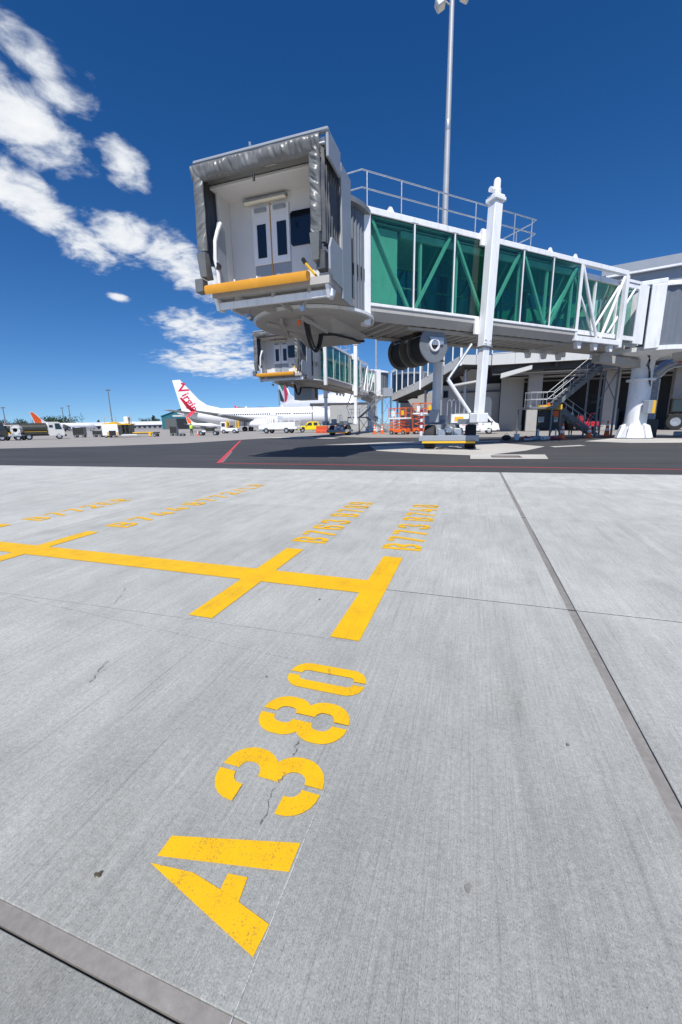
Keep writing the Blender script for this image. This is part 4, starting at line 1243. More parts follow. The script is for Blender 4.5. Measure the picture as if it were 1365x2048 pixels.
    b = MB(Tc); b.add(vs, fs); b.build('canopy_side_roll', FABRIC, R_, smooth=60)
    vs, fs = fabric_strip((F1 + .02, 1.68, 8.40), (F1 + .02, 1.67, 6.40), (0, 1, 0), (1, 0, 0), .31, .06, 130, 12, 17.7, .065, -1.6)
    b = MB(Tc); b.add(vs, fs); b.build('canopy_side_roll', FABRIC, R_, smooth=60)
    for y0, y1 in ((-2.14, -1.84), (1.52, 1.80)):
        b = MB(Tc)
        b.add([(F1 - .05, y0, 6.36), (F1 + .14, y0, 6.36), (F1 + .14, y1, 6.36), (F1 - .05, y1, 6.36), (F1 - .3, y0 + .02, 5.72), (F1 + .06, y0 + .02, 5.72), (F1 + .06, y1 - .06, 5.72), (F1 - .3, y1 - .06, 5.72)],
              [(0, 1, 2, 3), (7, 6, 5, 4), (0, 4, 5, 1), (1, 5, 6, 2), (2, 6, 7, 3), (3, 7, 4, 0)])
        b.build('canopy_flap', FABRIC, R_)
    b = MB(Tc); b.cb(F1 - .25, F1 + .05, -2.36, -2.08, 5.32, 5.70, .02); b.build('buffer_pad', FABRIC, R_)
    b = MB(Tc); b.cb(F1 - .35, F1 - .05, 1.62, 1.88, 5.50, 6.0, .02); b.build('buffer_pad', FABRICD, R_)
    # pleated bellows both sides (zigzag in plan)
    for sd, y in ((1, 1.80), (-1, -2.02)):
        pz = []
        for k in range(15):
            f_ = F0 + .75 + (F1 - F0 - .78) * k / 14
            pz.append((f_, y + (.10 if k % 2 else -.08) * sd))
        vs = []
        nz = 12
        for iz in range(nz + 1):
            z = 6.2 + (8.5 - 6.2) * iz / nz
            for k, (x, y_) in enumerate(pz):
                d = noise.noise(Vector((x * 3, z * 2.2, sd * 5.0))) * .035
                vs.append((x + d, y_ + d * sd, z - (.0 if iz else noise.noise(Vector((x * 4, 0, 2))) * .12)))
        m_ = len(pz)
        fs = [(i * m_ + k, i * m_ + k + 1, (i + 1) * m_ + k + 1, (i + 1) * m_ + k) for i in range(nz) for k in range(m_ - 1)]
        b = MB(Tc); b.add(vs, fs); b.build('canopy_bellows', FABRICD, R_, smooth=40)
    pz = [(F0 + .95 + .12 * k, 8.42 + (.07 if k % 2 else -.03)) for k in range(11)]
    b = MB(Tc); b.add([(x, -1.95, z) for x, z in pz] + [(x, 1.8, z) for x, z in pz], [(k, k + 1, 12 + k, 11 + k) for k in range(10)]); b.build('canopy_bellows', FABRIC, R_)
    b = MB(Tc); b.cb(F1 - .10, F1 + .06, -2.08, HW + .06, 8.66, 8.76, .03); b.build('canopy_lip', GREYP, R_)
    b = MB(Tc); b.tube((F1 - .0, -.2, 8.78), (F1 + .02, -.2, 8.86), .04, n=8); b.build('roof_lamp', GALV, R_)
    b = MB(Tc); b.tube((F1 + .05, -.12, 8.08), (F1 + .05, -.12, 7.92), .035, n=8); b.build('camera_pod', BLACK, R_)
    # lamps, beacon and slack cables below
    b = MB(Tc); b.tube((F1 - .38, -.75, 4.78), (F1 - .38, -.75, 4.62), .018, n=6); b.tube((F1 - .46, -.75, 4.55), (F1 - .28, -.75, 4.55), .08, n=14); b.build('work_lamp', GALVD, R_, smooth=40)
    b = MB(Tc); b.tube((F1 - .46, 1.05, 4.62), (F1 - .28, 1.05, 4.62), .075, n=14); b.tube((F1 - .38, 1.05, 4.78), (F1 - .38, 1.05, 4.66), .018, n=6); b.build('work_lamp', GALV, R_, smooth=40)
    b = MB(Tc); b.tube((1.85, .15, 4.78), (1.85, .15, 4.60), .055, .045, n=12); b.build('beacon', ORANGE, R_, smooth=40)
    for k, (y0, dx, low) in enumerate(((.22, 0, 4.0), (.29, .03, 3.94), (.36, .06, 4.02))):
        pts = []
        for i in range(15):
            t = i / 14
            x = 1.55 - .85 * t + dx * t
            y = y0 + .24 * t
            sag = 4.80 - (4.80 - low) * (1 - abs(2 * t - 1) ** 2.4)
            pts.append((x, y, sag - .28 * t * t))
        b = MB(Tc); b.path(pts, .036, 6); b.build('slack_cable', RUBBER, R_, smooth=60)
    b = MB(Tc); b.path([(.72, .56, 4.50), (.3, .9, 4.55), (-.6, 1.36, 4.52), (-1.1, 1.4, 4.52), (-1.7, 1.5, 4.62)], .05, 6); b.build('cable_bundle', RUBBER, R_, smooth=60)
    return R_


yaw1 = atan2(-0.69542, -0.71860)
jet_bridge('large white jet bridge in front, green glass tunnel and open cab on steel lift columns', (9.95, 31.0, 0), yaw1, 20.75, 14.55, 0.08, 1, 'passenger jet bridges')
jet_bridge('smaller looking white jet bridge standing farther back behind the cab of the front one', (-14.75, 60.3, 0), -pi / 2, 24.0, 14.6, -0.55, 0, 'passenger jet bridges')
# ------------------------------------------------------------------ terminal building, ramp corridor
def quad_box(p0, p1, z0a, z0b, z1a, z1b, th):
    """a wall panel from plan point p0 to p1 with sloping bottom/top edges, thickness th to the back"""
    d = (Vector(p1) - Vector(p0)).normalized()
    n_ = Vector((-d.y, d.x)) * th
    a, b_ = Vector(p0), Vector(p1)
    c, e = b_ + n_, a + n_
    v = [(a.x, a.y, z0a), (b_.x, b_.y, z0b), (c.x, c.y, z0b), (e.x, e.y, z0a), (a.x, a.y, z1a), (b_.x, b_.y, z1b), (c.x, c.y, z1b), (e.x, e.y, z1a)]
    return v, [(0, 3, 2, 1), (4, 5, 6, 7), (0, 1, 5, 4), (1, 2, 6, 5), (2, 3, 7, 6), (3, 0, 4, 7)]


TB = empty('terminal_building', (8, 52, 0), 0, 'airport terminal with upper glazed gallery and dark open ground level behind the front jet bridge', 'terminal')
TB.matrix_world = Matrix.Identity(4)
# gallery: pale cladding band, windows above, soffit, upper cladding
x = 1.6
k = 0
while x < 44:
    b = MB(); b.cb(x + .012, x + 2.388, 50.0, 50.12, 7.40, 8.60, .01); b.build('cladding_panel', PALEPANEL, TB)
    b = MB(); b.box(x + .06, x + 2.34, 50.04, 50.07, 8.66, 11.6); b.build('window', WINGLASS, TB)
    b = MB(); b.box(x - .05, x + .05, 49.99, 50.13, 8.60, 11.65); b.build('mullion', WHITE, TB)
    x += 2.4
b = MB(); b.box(1.55, 44, 49.97, 50.14, 11.62, 12.9); b.build('upper_cladding', PALEPANEL, TB)
b = MB(); b.box(1.55, 44, 49.96, 50.12, 8.605, 8.66); b.build('sill', WHITE, TB)
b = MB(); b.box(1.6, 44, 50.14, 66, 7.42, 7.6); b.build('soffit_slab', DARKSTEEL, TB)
b = MB(); b.box(1.6, 44, 50.14, 66, 12.5, 12.9); b.build('roof', ROOFGREY, TB)
for y in (51.2, 53.5, 56, 59, 62):
    b = MB(); b.box(1.7, 44, y - .15, y + .15, 6.75, 7.415); b.build('beam', DARKSTEEL, TB)
for x in (8.2, 13, 18, 23, 28, 33):
    b = MB(); b.box(x - .12, x + .12, 50.3, 65.8, 6.95, 7.418); b.build('beam', DARKSTEEL, TB)
for (x, y) in ((6.75, 53.2), (14.9, 54.5), (21.5, 54.5), (27.5, 54.5), (34, 54.5)):
    b = MB(); b.cb(x - .85, x + .65, y, y + .8, 0, 7.38, .04); b.build('column', CONCW, TB)
# ground-level block with a small window, an awning and a roller door
b = MB(); b.box(-5.2, 2.96, 55.8, 56.0, 0, 5.9); b.build('ground_wall', GREYWALL, TB)
b = MB(); b.box(-5.2, 2.96, 56.01, 62, 5.5, 5.8); b.build('ground_roof', DARKSTEEL, TB)
b = MB(); b.cb(-4.05, -3.3, 55.73, 55.79, 4.3, 5.3, .01); w_ = b.build('window_frame', GREYP, TB)
b = MB(); b.box(-3.98, -3.37, 55.72, 55.729, 4.37, 5.23); b.build('pane', DGLASS, w_)
b = MB(); b.box(-1.8, 2.9, 55.5, 55.78, 4.9, 5.05); b.build('louvre_band', DARKSTEEL, TB)
b = MB(); b.add(*quad_box((-2.75, 50.6), (.2, 50.6), 5.35, 5.75, 5.55, 5.95, 1.3)); b.build('awning', PALEPANEL, TB)
b = MB(); b.add(*quad_box((2.6, 49.4), (5.7, 49.4), 5.9, 6.7, 6.4, 7.1, 1.0)); b.build('awning', PALEPANEL, TB)
b = MB(); b.box(3.0, 5.6, 55.0, 55.15, .75, 6.5)
for kk in range(17):
    b.box(3.0, 5.6, 54.98, 54.999, .8 + kk * .33, 1.1 + kk * .33)
b.build('roller_door', BEIGE, TB)
b = MB(); b.box(2.97, 5.65, 54.9, 55.2, 0, .74); b.build('door_plinth', CONCW, TB)
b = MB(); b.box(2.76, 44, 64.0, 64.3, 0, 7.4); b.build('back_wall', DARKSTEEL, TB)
b = MB(); b.add(*quad_box((-11.5, 66.5), (2.7, 62.0), 0, 0, 4.9, 7.6, .3)); b.build('back_wall', GREYWALL, TB)
b = MB(); b.box(-5.0, 2.9, 57.0, 57.2, 5.81, 9.4); b.build('infill_wall', DARKSTEEL, TB)
for x in (9, 15, 21, 27):
    b = MB(); b.box(x, x + 1.1, 63.95, 63.99, 3.4, 4.5); b.build('window', DGLASS, TB)
# patch of sunlight on the wall, given shape as a pale arched panel
for x, y, r_, h_ in ((1.45, 54.0, .55, 4.0),):
    b = MB(); b.prism([(x - r_, 0), (x + r_, 0), (x + r_, h_ - .5)] + [(x + r_ * cos(t), h_ - .5 + .75 * sin(t)) for t in (pi * .15, pi * .3, pi * .5, pi * .75)] + [(x - r_, h_ - .9)], y, y + .3, 'y'); b.build('sunlit_patch', PALEPANEL, TB)
# ramp corridor falling to the far bridge
RP = [(-12.2, 62.3), (-7.1, 56.55), (-1.7, 50.5), (1.55, 49.99)]
ZB0 = [4.55, 5.76, 8.15, 7.40]
ZB0 = [4.55, 5.76, 7.75, 7.42]
for s in range(3):
    nP = (5, 5, 2)[s]
    for k in range(nP):
        t0, t1 = k / nP, (k + 1) / nP
        A, B_ = Vector(RP[s]), Vector(RP[s + 1])
        p, q = A.lerp(B_, t0 + .006), A.lerp(B_, t1 - .006)
        za, zb = ZB0[s] * (1 - t0) + ZB0[s + 1] * t0, ZB0[s] * (1 - t1) + ZB0[s + 1] * t1
        b = MB(); b.add(*quad_box(p, q, za, zb, za + 1.05, zb + 1.05, .12)); b.build('cladding_panel', PALEPANEL, TB)
        d = (q - p).normalized(); off = Vector((-d.y, d.x)) * .04
        b = MB(); b.add(*quad_box(p + off, q + off, za + 1.06, zb + 1.06, za + 4.0, zb + 4.0, .03)); b.build('window', WINGLASS, TB)
        b = MB(); b.beam((p.x, p.y, za + 1.0), (p.x, p.y, za + 4.05), .09, .12); b.build('mullion', WHITE, TB)
    A, B_ = RP[s], RP[s + 1]
    b = MB(); b.add(*quad_box(A, B_, ZB0[s] + 4.02, ZB0[s + 1] + 4.02, ZB0[s] + 4.4, ZB0[s + 1] + 4.4, 2.6)); b.build('corridor_roof', PALEPANEL, TB)
    d = (Vector(B_) - Vector(A)).normalized(); off = Vector((-d.y, d.x)) * .13
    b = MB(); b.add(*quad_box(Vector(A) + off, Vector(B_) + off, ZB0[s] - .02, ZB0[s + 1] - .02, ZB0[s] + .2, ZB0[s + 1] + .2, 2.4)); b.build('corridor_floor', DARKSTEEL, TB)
    off2 = off * 18
    b = MB(); b.add(*quad_box(Vector(A) + off2, Vector(B_) + off2, ZB0[s], ZB0[s + 1], ZB0[s] + 4.0, ZB0[s + 1] + 4.0, .1)); b.build('corridor_back_wall', GREYP, TB)
for s, (x, y, z) in enumerate(((-7.1, 56.55, 5.7), (-1.75, 50.45, 7.7))):
    b = MB(); b.beam((x, y - .1, z - .1), (x, y - .1, z + 4.4), .22, .22); b.build('corridor_post', WHITE, TB)
for (x, y, z) in ((-11.2, 62.4, 4.6), (-6.5, 57.8, 5.6), (-1.2, 52.6, 7.4)):
    b = MB(); b.tube((x, y, 0), (x, y, z), .16, n=12); b.build('support_post', GALV, TB, smooth=40)
for k in range(7):
    t = k / 6
    p = Vector((-11.5, 63.2)).lerp(Vector((-1.5, 51.8)), t)
    z = 4.45 + 3.1 * t
    b = MB(); b.beam((p.x, p.y, z), (p.x + 1.6, p.y + 1.4, z), .2, .3); b.build('floor_beam', DARKSTEEL, TB)
for k, (y, z, r_) in enumerate(((51.8, 6.6, .10), (52.6, 6.5, .14), (55.0, 6.4, .10), (58.0, 6.6, .18), (60.0, 6.3, .12))):
    b = MB(); b.tube((1.8 + k, y, z), (43, y, z), r_, n=8); b.build('service_pipe', GALVD if k % 2 else GREYWALL, TB, smooth=40)
for k in range(7):
    b = MB(); b.cb(4 + k * 4.6, 5.3 + k * 4.6, 53.9, 54.1, 6.55, 6.68, .02); b.build('batten_light', PALEPANEL, TB)
for x, z, w_, h_ in ((9.6, 1.0, .9, 1.3), (11.2, 1.2, .7, .9), (16.8, .9, 1.4, 1.7), (18.9, 1.1, .8, 1.1)):
    b = MB(); b.cb(x, x + w_, 62.9, 63.9, .0, z + h_, .03); b.build('plant_cabinet', GREYP, TB)
# main roof far right, fixed walkway from the front bridge
b = MB(); b.add(*quad_box((13.0, 55.5), (44, 48.0), 13.9, 13.9, 16.6, 16.6, .4)); b.build('fascia', ROOFGREY, TB)
b = MB(); b.add(*quad_box((12.6, 55.0), (44, 47.2), 16.62, 16.62, 17.5, 17.5, .5)); b.build('gutter', GREYP, TB)
b = MB(); b.add(*quad_box((13.0, 54.9), (44, 47.1), 16.40, 16.40, 16.60, 16.60, .4)); b.build('eave_trim', WHITE, TB)
b = MB(); b.add(*quad_box((13.2, 56.2), (44, 48.8), 12.9, 12.9, 14.0, 14.0, .3)); b.build('upper_wall', GREYWALL, TB)

FW = empty('fixed_walkway', (12.5, 29.5, 0), 0, 'white boxed walkway leaving the front bridge rotunda towards the right', 'walkway')
FW.matrix_world = Matrix.Identity(4)
A, B_ = Vector((11.0, 29.35)), Vector((30.0, 21.5))
d = (B_ - A).normalized(); n_ = Vector((-d.y, d.x))
for k in range(6):
    p, q = A + d * (k * 3.2 + .0), A + d * (k * 3.2 + 3.15)
    b = MB(); b.add(*quad_box(p, q, 5.25, 5.25, 8.3, 8.3, .12)); b.build('wall_panel', WHITE if k else GREYP, FW)
    b = MB(); b.add(*quad_box(q - d * .1, q + d * .14, 5.0, 5.0, 8.5, 8.5, .2)); b.build('frame_post', WHITE, FW)
b = MB(); b.add(*quad_box(A - d * .2, A + d * .35, 5.0, 5.0, 8.62, 8.62, .3)); b.build('frame_post', WHITE, FW)
b = MB(); b.add(*quad_box(A - d * .2, B_, 8.31, 8.31, 8.66, 8.66, 3.0)); b.build('roof', WHITE, FW)
b = MB(); b.add(*quad_box(A - d * .2, B_, 4.75, 4.75, 5.2, 5.2, 2.9)); b.build('floor', UNDER, FW)
b = MB(); b.beam((A.x + 1, A.y + 1.2, 4.4), (B_.x, B_.y + 1.2, 4.4), .3, .4); b.build('duct', GALV, FW)

GB = empty('gate_building', (-24, 86, 0), 0, 'pale grey gate block with flat dark canopy seen behind the rear jet bridge', 'building')
GB.matrix_world = Matrix.Identity(4)
ga, gb_ = Vector((-29.3, 82.4)), Vector((-20.6, 85.4))
gd = (gb_ - ga).normalized()
for k in range(4):
    p, q = ga.lerp(gb_, k / 4 + .004), ga.lerp(gb_, (k + 1) / 4 - .004)
    b = MB(); b.add(*quad_box(p, q, 0, 0, 5.2, 5.2, .3)); b.build('wall_panel', mat('gate_panel', (.38, .38, .36), .6), GB)
b = MB(); b.add(*quad_box(ga - gd * 4.2, gb_ + gd * .3, 5.21, 5.21, 5.7, 5.7, 3.0)); b.build('canopy_roof', DARKSTEEL, GB)
b = MB(); b.tube((ga.x - gd.x * 3.9, ga.y - gd.y * 3.9 + .4, 0), (ga.x - gd.x * 3.9, ga.y - gd.y * 3.9 + .4, 5.2), .12, n=8); b.build('post', GALVD, GB)
# ------------------------------------------------------------------ service stair by the pedestal
def make_stair(loc, rz, label, group):
    """local x: horizontal along the flights (right), z up. upper flight climbs to +x, lower flight descends to +x behind it"""
    R_ = empty('service_stair', loc, rz, label, 'staircase', group)
    Z1, Z2 = 2.22, 4.95
    # landing
    b = MB(); b.cb(-1.65, .35, -.1, 2.0, Z1 - .14, Z1, .01); b.build('landing', GALVD, R_)
    for y in (-.05, .92):
        b = MB(); b.beam((.05, y, Z1 - .08), (3.3, y, Z2 - .08), .06, .28, (0, 0, 1)); b.build('stringer', GALVD, R_)
    for k in range(13):
        t = (k + .5) / 13
        b = MB(); b.box(.05 + 3.25 * t - .14, .05 + 3.25 * t + .14, -.02, .89, Z1 + (Z2 - Z1) * t - .05, Z1 + (Z2 - Z1) * t - .01); b.build('tread', GALVD, R_)
    for y in (1.02, 1.98):
        b = MB(); b.beam((1.05, y, Z1 - .08), (4.1, y, .10), .06, .26); b.build('stringer', GALVD, R_)
    for k in range(11):
        t = (k + .5) / 11
        b = MB(); b.box(1.05 + 3.05 * t - .14, 1.05 + 3.05 * t + .14, 1.05, 1.95, Z1 - .08 - (Z1 - .18) * t - .02, Z1 - .08 - (Z1 - .18) * t + .02); b.build('tread', GALVD, R_)
    b = MB(); b.cb(.3, 1.2, .95, 2.0, Z1 - .14, Z1 - .01, .01); b.build('landing', GALVD, R_)
    b = MB(); b.cb(3.25, 4.5, -.1, 1.4, Z2 - .12, Z2, .01); b.build('landing', GALVD, R_)
    # handrails
    for y in (-.05, .92):
        for o in (1.05, .55):
            b = MB(); b.path([(-1.6, y, Z1 + o), (.05, y, Z1 + o), (3.3, y, Z2 + o), (4.4, y, Z2 + o)], .022, 6); b.build('handrail', GALV, R_, smooth=50)
        for x in (-1.55, -.7, .05, 1.15, 2.25, 3.3):
            zb = Z1 if x < .1 else Z1 + (Z2 - Z1) * (x - .05) / 3.25
            b = MB(); b.tube((x, y, zb), (x, y, zb + 1.05), .02, n=6); b.build('baluster', GALV, R_)
    for y in (1.02, 1.98):
        for o in (1.0, .55):
            b = MB(); b.path([(1.0, y, Z1 + o), (4.1, y, .15 + o), (4.5, y, .15 + o)], .022, 6); b.build('handrail', GALV, R_, smooth=50)
        for x in (1.05, 2.1, 3.1, 4.1):
            zb = Z1 - (Z1 - .1) * (x - 1.05) / 3.05
            b = MB(); b.tube((x, y, zb), (x, y, zb + 1.0), .02, n=6); b.build('baluster', GALV, R_)
    # posts and cross bracing
    for x, y, z in ((3.25, -.12, Z2 - .13), (4.45, -.12, Z2 - .13), (3.25, 1.35, Z2 - .13), (4.45, 1.35, Z2 - .13), (-.02, -.12, Z1 - .15), (-.02, 1.95, Z1 - .15), (-1.6, 1.95, Z1 - .15), (1.25, .97, Z1 - .15)):
        b = MB(); b.beam((x, y, 0), (x, y, z), .10, .10); b.build('post', GALVD, R_)
    for p, q in (((3.25, -.13, 2.5), (4.45, -.13, 4.7)), ((4.45, -.13, 2.5), (3.25, -.13, 4.7)), ((0, -.05, .2), (1.25, .95, 1.9)), ((1.25, .95, .2), (0, -.05, 1.9)), ((3.25, 1.35, .5), (4.45, 1.35, 2.4))):
        b = MB(); b.beam(p, q, .05, .05); b.build('cross_brace', GALVD, R_)
    b = MB(); b.cb(3.3, 4.6, -.15, -.11, Z2 - .1, Z2 + .95, .01); b.build('side_sheet', GREYP, R_)
    return R_


make_stair((5.35, 33.25, 0), .30, 'galvanised steel stair with two flights beside the white pedestal of the front bridge', 'bridge service stairs')
make_stair((-15.2, 55.0, 0), .30, 'galvanised steel stair in the distance under the rear jet bridge', 'bridge service stairs')

# ------------------------------------------------------------------ apron lighting masts
def light_mast(loc, h, r0, r1, heads, label, group):
    R_ = empty('light_mast', loc, .2, label, 'light mast', group)
    b = MB(); b.tube((0, 0, 0), (0, 0, h), r0, r1, n=20); b.build('pole', MASTG if h > 25 else GALVD, R_, smooth=40)
    if heads == 2:
        for z in range(3, int(h), 9):
            rr = r0 + (r1 - r0) * z / h
            b = MB(); b.lathe([(rr + .002, z), (rr + .014, z + .02), (rr + .012, z + .5), (rr, z + .6)], 20); b.build('joint_sleeve', GALV, R_, smooth=40)
        for sx in (-1, 1):
            zc = 27.9 + (.3 if sx > 0 else 0)
            b = MB(); b.beam((0, 0, zc), (sx * .75, -.15, zc + .5), .08, .08); b.build('arm', GALVD, R_)
            b = MB(Matrix.Translation((sx * .78, -.35, zc - .05)) @ Matrix.Rotation(sx * .5, 4, 'Y')); b.cb(-.28, .28, -.32, .3, -.22, .30, .06); hd = b.build('floodlight', PALEPANEL, R_)
            b = MB(Matrix.Translation((sx * .78, -.35, zc - .05)) @ Matrix.Rotation(sx * .5, 4, 'Y')); b.box(-.22, .22, -.26, .24, -.232, -.225); b.build('lens', LAMPW, hd)
    else:
        b = MB(); b.cb(-.9, .9, -.08, .08, h - .1, h + .08, .02)
        for k in range(4):
            x = -.8 + k * .53
            b.cb(x - .17, x + .17, -.3, .25, h - .45, h - .12, .03)
        b.build('lamp_bar', GALVD, R_)
    return R_


light_mast((-2.72, 33.5, 0), 31.0, .30, .14, 2, 'tall pale grey floodlight mast rising behind the front jet bridge', 'floodlight masts')
light_mast((-18.9, 81.0, 0), 32, .22, .12, 4, 'slim grey floodlight mast seen in the gap behind the rear jet bridge tunnel', 'floodlight masts')
light_mast((-223, 142, 0), 12.6, .28, .2, 4, 'distant floodlight mast at the far left edge behind the dark tank truck', 'floodlight masts')
light_mast((-253, 196, 0), 15.0, .3, .2, 4, 'distant floodlight mast just right of the orange tailed jet, in front of dark trees', 'floodlight masts')
light_mast((-239.5, 190, 0), 15.6, .3, .2, 4, 'distant floodlight mast above the nose of the parked grey jet', 'floodlight masts')
light_mast((-146, 134.5, 0), 17.2, .25, .17, 4, 'distant floodlight mast above the white cargo loader', 'floodlight masts')
light_mast((-105.8, 212, 0), 20.5, .3, .2, 4, 'short looking distant mast above the back of the white and red tailed jet', 'floodlight masts')
# ------------------------------------------------------------------ vehicles
def wheel(parent, x, y, r, w, side):
    b = MB(); b.lathe([(r * .55, -w / 2), (r * .92, -w / 2), (r, -w * .3), (r, w * .3), (r * .92, w / 2), (r * .55, w / 2)], 22, c=(x, y, r + .002), axis='y')
    t = b.build('wheel', RUBBER, parent, smooth=40)
    b = MB(); b.lathe([(0, w * .3 * side), (r * .28, w * .42 * side), (r * .56, w * .40 * side), (r * .56, -w * .4 * side), (0, -w * .4 * side)], 18, c=(x, y, r + .002), axis='y')
    b.build('rim', GALV, t, smooth=35)


class Shell:
    """vehicle body from a side outline: vertical flanks below the belt line, leaning in above it"""
    def __init__(self, w, belt, lean=.14):
        self.w, self.belt, self.lean = w, belt, lean

    def y(self, z):
        return self.w / 2 - max(0, z - self.belt) * self.lean

    def body(self, outline, name, m, parent):
        b = MB()
        rings = []
        cx = sum(p[0] for p in outline) / len(outline); cz = sum(p[1] for p in outline) / len(outline)
        for s, k in ((-1, .965), (-1, 1), (1, 1), (1, .965)):
            ring = []
            for x, z in outline:
                yy = self.y(z) if k < 1 else self.y(z) - .05
                ring.append((cx + (x - cx) * (k if k < 1 else 1), s * yy, cz + (z - cz) * k))
            rings.append(ring)
        b.loft(rings)
        return b.build(name, m, parent, smooth=35)

    def patch(self, poly, side, name, m, parent, off=.004, th=.012):
        b = MB()
        v = [(x, side * (self.y(z) + off), z) for x, z in poly] + [(x, side * (self.y(z) + off - th), z) for x, z in poly]
        n = len(poly)
        b.add(v, [tuple(range(n)), tuple(range(2 * n - 1, n - 1, -1))] + [(k, (k + 1) % n, n + (k + 1) % n, n + k) for k in range(n)])
        return b.build(name, m, parent)

    def front(self, p, q, inset, name, m, parent, off=.012):
        """glass across the nose between outline points p and q"""
        d = Vector((q[0] - p[0], q[1] - p[1])).normalized(); n_ = Vector((d.y, -d.x))
        if n_.x * (1 if p[0] > 0 else -1) < 0: n_ = -n_
        v = []
        for (x, z) in (p, q):
            for s in (-1, 1):
                v.append((x + n_.x * off, s * (self.y(z) - inset), z + n_.y * off))
        for (x, z) in (p, q):
            for s in (-1, 1):
                v.append((x - n_.x * .02, s * (self.y(z) - inset), z - n_.y * .02))
        b = MB(); b.add(v, [(0, 1, 3, 2), (4, 6, 7, 5), (0, 4, 5, 1), (2, 3, 7, 6), (0, 2, 6, 4), (1, 5, 7, 3)])
        return b.build(name, m, parent)


# white van by the lift column
V_ = empty('white_van', (0.05, 44.6, 0), 0.04, 'white van with dark red stripe and roof rack behind the front bridge bogie', 'van')
sh = Shell(1.72, 1.05, .12)
out = [(-2.3, .34), (2.15, .34), (2.36, .45), (2.38, .72), (2.28, 1.02), (1.98, 1.14), (1.30, 1.86), (1.02, 1.98), (-1.9, 2.0), (-2.24, 1.92), (-2.36, 1.2), (-2.36, .6)]
sh.body(out, 'body', WHITE2, V_)
for s in (-1, 1):
    d_ = sh.patch([(.62, .42), (1.5, .42), (1.75, .95), (1.78, 1.12), (1.18, 1.80), (.62, 1.82)], s, 'door', WHITE2, V_)
    sh.patch([(.74, 1.14), (1.66, 1.14), (1.16, 1.72), (.74, 1.74)], s, 'window', CARGLASS, d_, .008)
    sh.patch([(.75, .98), (.92, .98), (.92, 1.03), (.75, 1.03)], s, 'handle', BLACK, d_, .02, .02)
    d2 = sh.patch([(-.62, .42), (.50, .42), (.50, 1.84), (-.62, 1.84)], s, 'sliding_door', WHITE2, V_)
    sh.patch([(-.5, 1.14), (.40, 1.14), (.40, 1.74), (-.5, 1.74)], s, 'window', CARGLASS, d2, .008)
    sh.patch([(-2.15, 1.16), (-.8, 1.16), (-.8, 1.74), (-2.1, 1.74)], s, 'window', CARGLASS, V_)
    sh.patch([(.515, .42), (.605, .42), (.605, 1.84), (.515, 1.84)], s, 'red_stripe', REDD, V_, .006)
    sh.patch([(-2.34, .6), (-2.25, .6), (-2.25, 1.2), (-2.33, 1.2)], s, 'tail_light', RED, V_, .004)
    sh.patch([(2.12, .74), (2.33, .76), (2.27, .98), (2.1, .94)], s, 'headlight', LAMPW, V_, .004)
    b = MB(); b.cb(1.62, 1.72, *sorted((s * .86, s * 1.04)), 1.12, 1.32, .02); b.build('wing_mirror', BLACK, V_)
    wheel(V_, 1.45, s * .76, .32, .2, s); wheel(V_, -1.35, s * .76, .32, .2, s)
    sh.patch([(-2.3, .62), (.5, .62), (.5, .66), (-2.3, .66)], s, 'rub_strip', GREYP, V_, .003)
sh.front((1.93, 1.2), (1.34, 1.82), .08, 'windscreen', CARGLASS, V_)
b = MB(); b.cb(2.28, 2.44, -.8, .8, .36, .60, .04); b.build('front_bumper', WHITE2, V_)
for s in (-1, 1):
    b = MB(); b.tube((-1.9, s * .62, 2.12), (.9, s * .62, 2.12), .022, n=6)
    for x in (-1.8, -.5, .8): b.tube((x, s * .62, 1.98), (x, s * .62, 2.12), .018, n=6)
    b.build('roof_rail', GALVD, V_)
for x in (-1.6, -.5, .7):
    b = MB(); b.tube((x, -.7, 2.14), (x, .7, 2.14), .018, n=6); b.build('rack_bar', GALVD, V_)
TX = lambda x, y, z: Matrix.Translation((x, y, z)) @ Matrix.Rotation(pi / 2, 4, 'X')
text_obj('lettering', 'HILLS', .24, RED, V_, TX(-.95, -(sh.y(.9) + .02), .93))
text_obj('lettering', 'ELECTRIC', .22, BLACK, V_, TX(-.05, -(sh.y(.9) + .02), .93))

# yellow dual-cab utility
U_ = empty('yellow_utility', (-26.0, 63.6, 0), pi + .42, 'bright yellow dual cab utility with black front bar parked beneath the white jet nose', 'pickup truck')
sh = Shell(1.8, 1.0, .26)
sh.body([(-2.45, .45), (2.25, .45), (2.42, .62), (2.40, .92), (2.1, 1.06), (1.15, 1.10), (.55, 1.72), (.35, 1.77), (-1.0, 1.77), (-1.15, 1.70), (-1.25, 1.08), (-2.45, 1.06)], 'body', YUTE, U_)
for s in (-1, 1):
    for (xa, xb, xc) in ((-.18, .98, .50), (-1.12, -.28, -.28)):
        d_ = sh.patch([(xa, .5), (min(xb, .8), .5), (xb, 1.1), (xc, 1.68), (xa if xa > -1 else -1.02, 1.69)], s, 'door', YUTE, U_)
        sh.patch([(xa + .07, 1.12), (xb - .1, 1.12), (xc - .06, 1.62), (xa + .12, 1.63)], s, 'window', CARGLASS, d_, .009)
    wheel(U_, 1.52, s * .80, .38, .24, s); wheel(U_, -1.55, s * .80, .38, .24, s)
    sh.patch([(2.12, .80), (2.38, .78), (2.36, .93), (2.1, 1.0)], s, 'headlight', LAMPW, U_)
    b = MB(); b.cb(.85, .95, *sorted((s * .9, s * 1.08)), 1.12, 1.3, .02); b.build('wing_mirror', BLACK, U_)
    sh.patch([(1.08, .5), (1.1, .84), (1.3, .92), (1.75, .92), (1.95, .84), (1.98, .5)], s, 'wheel_arch', BLACK, U_, .01)
sh.front((1.08, 1.16), (.6, 1.66), .12, 'windscreen', CARGLASS, U_)
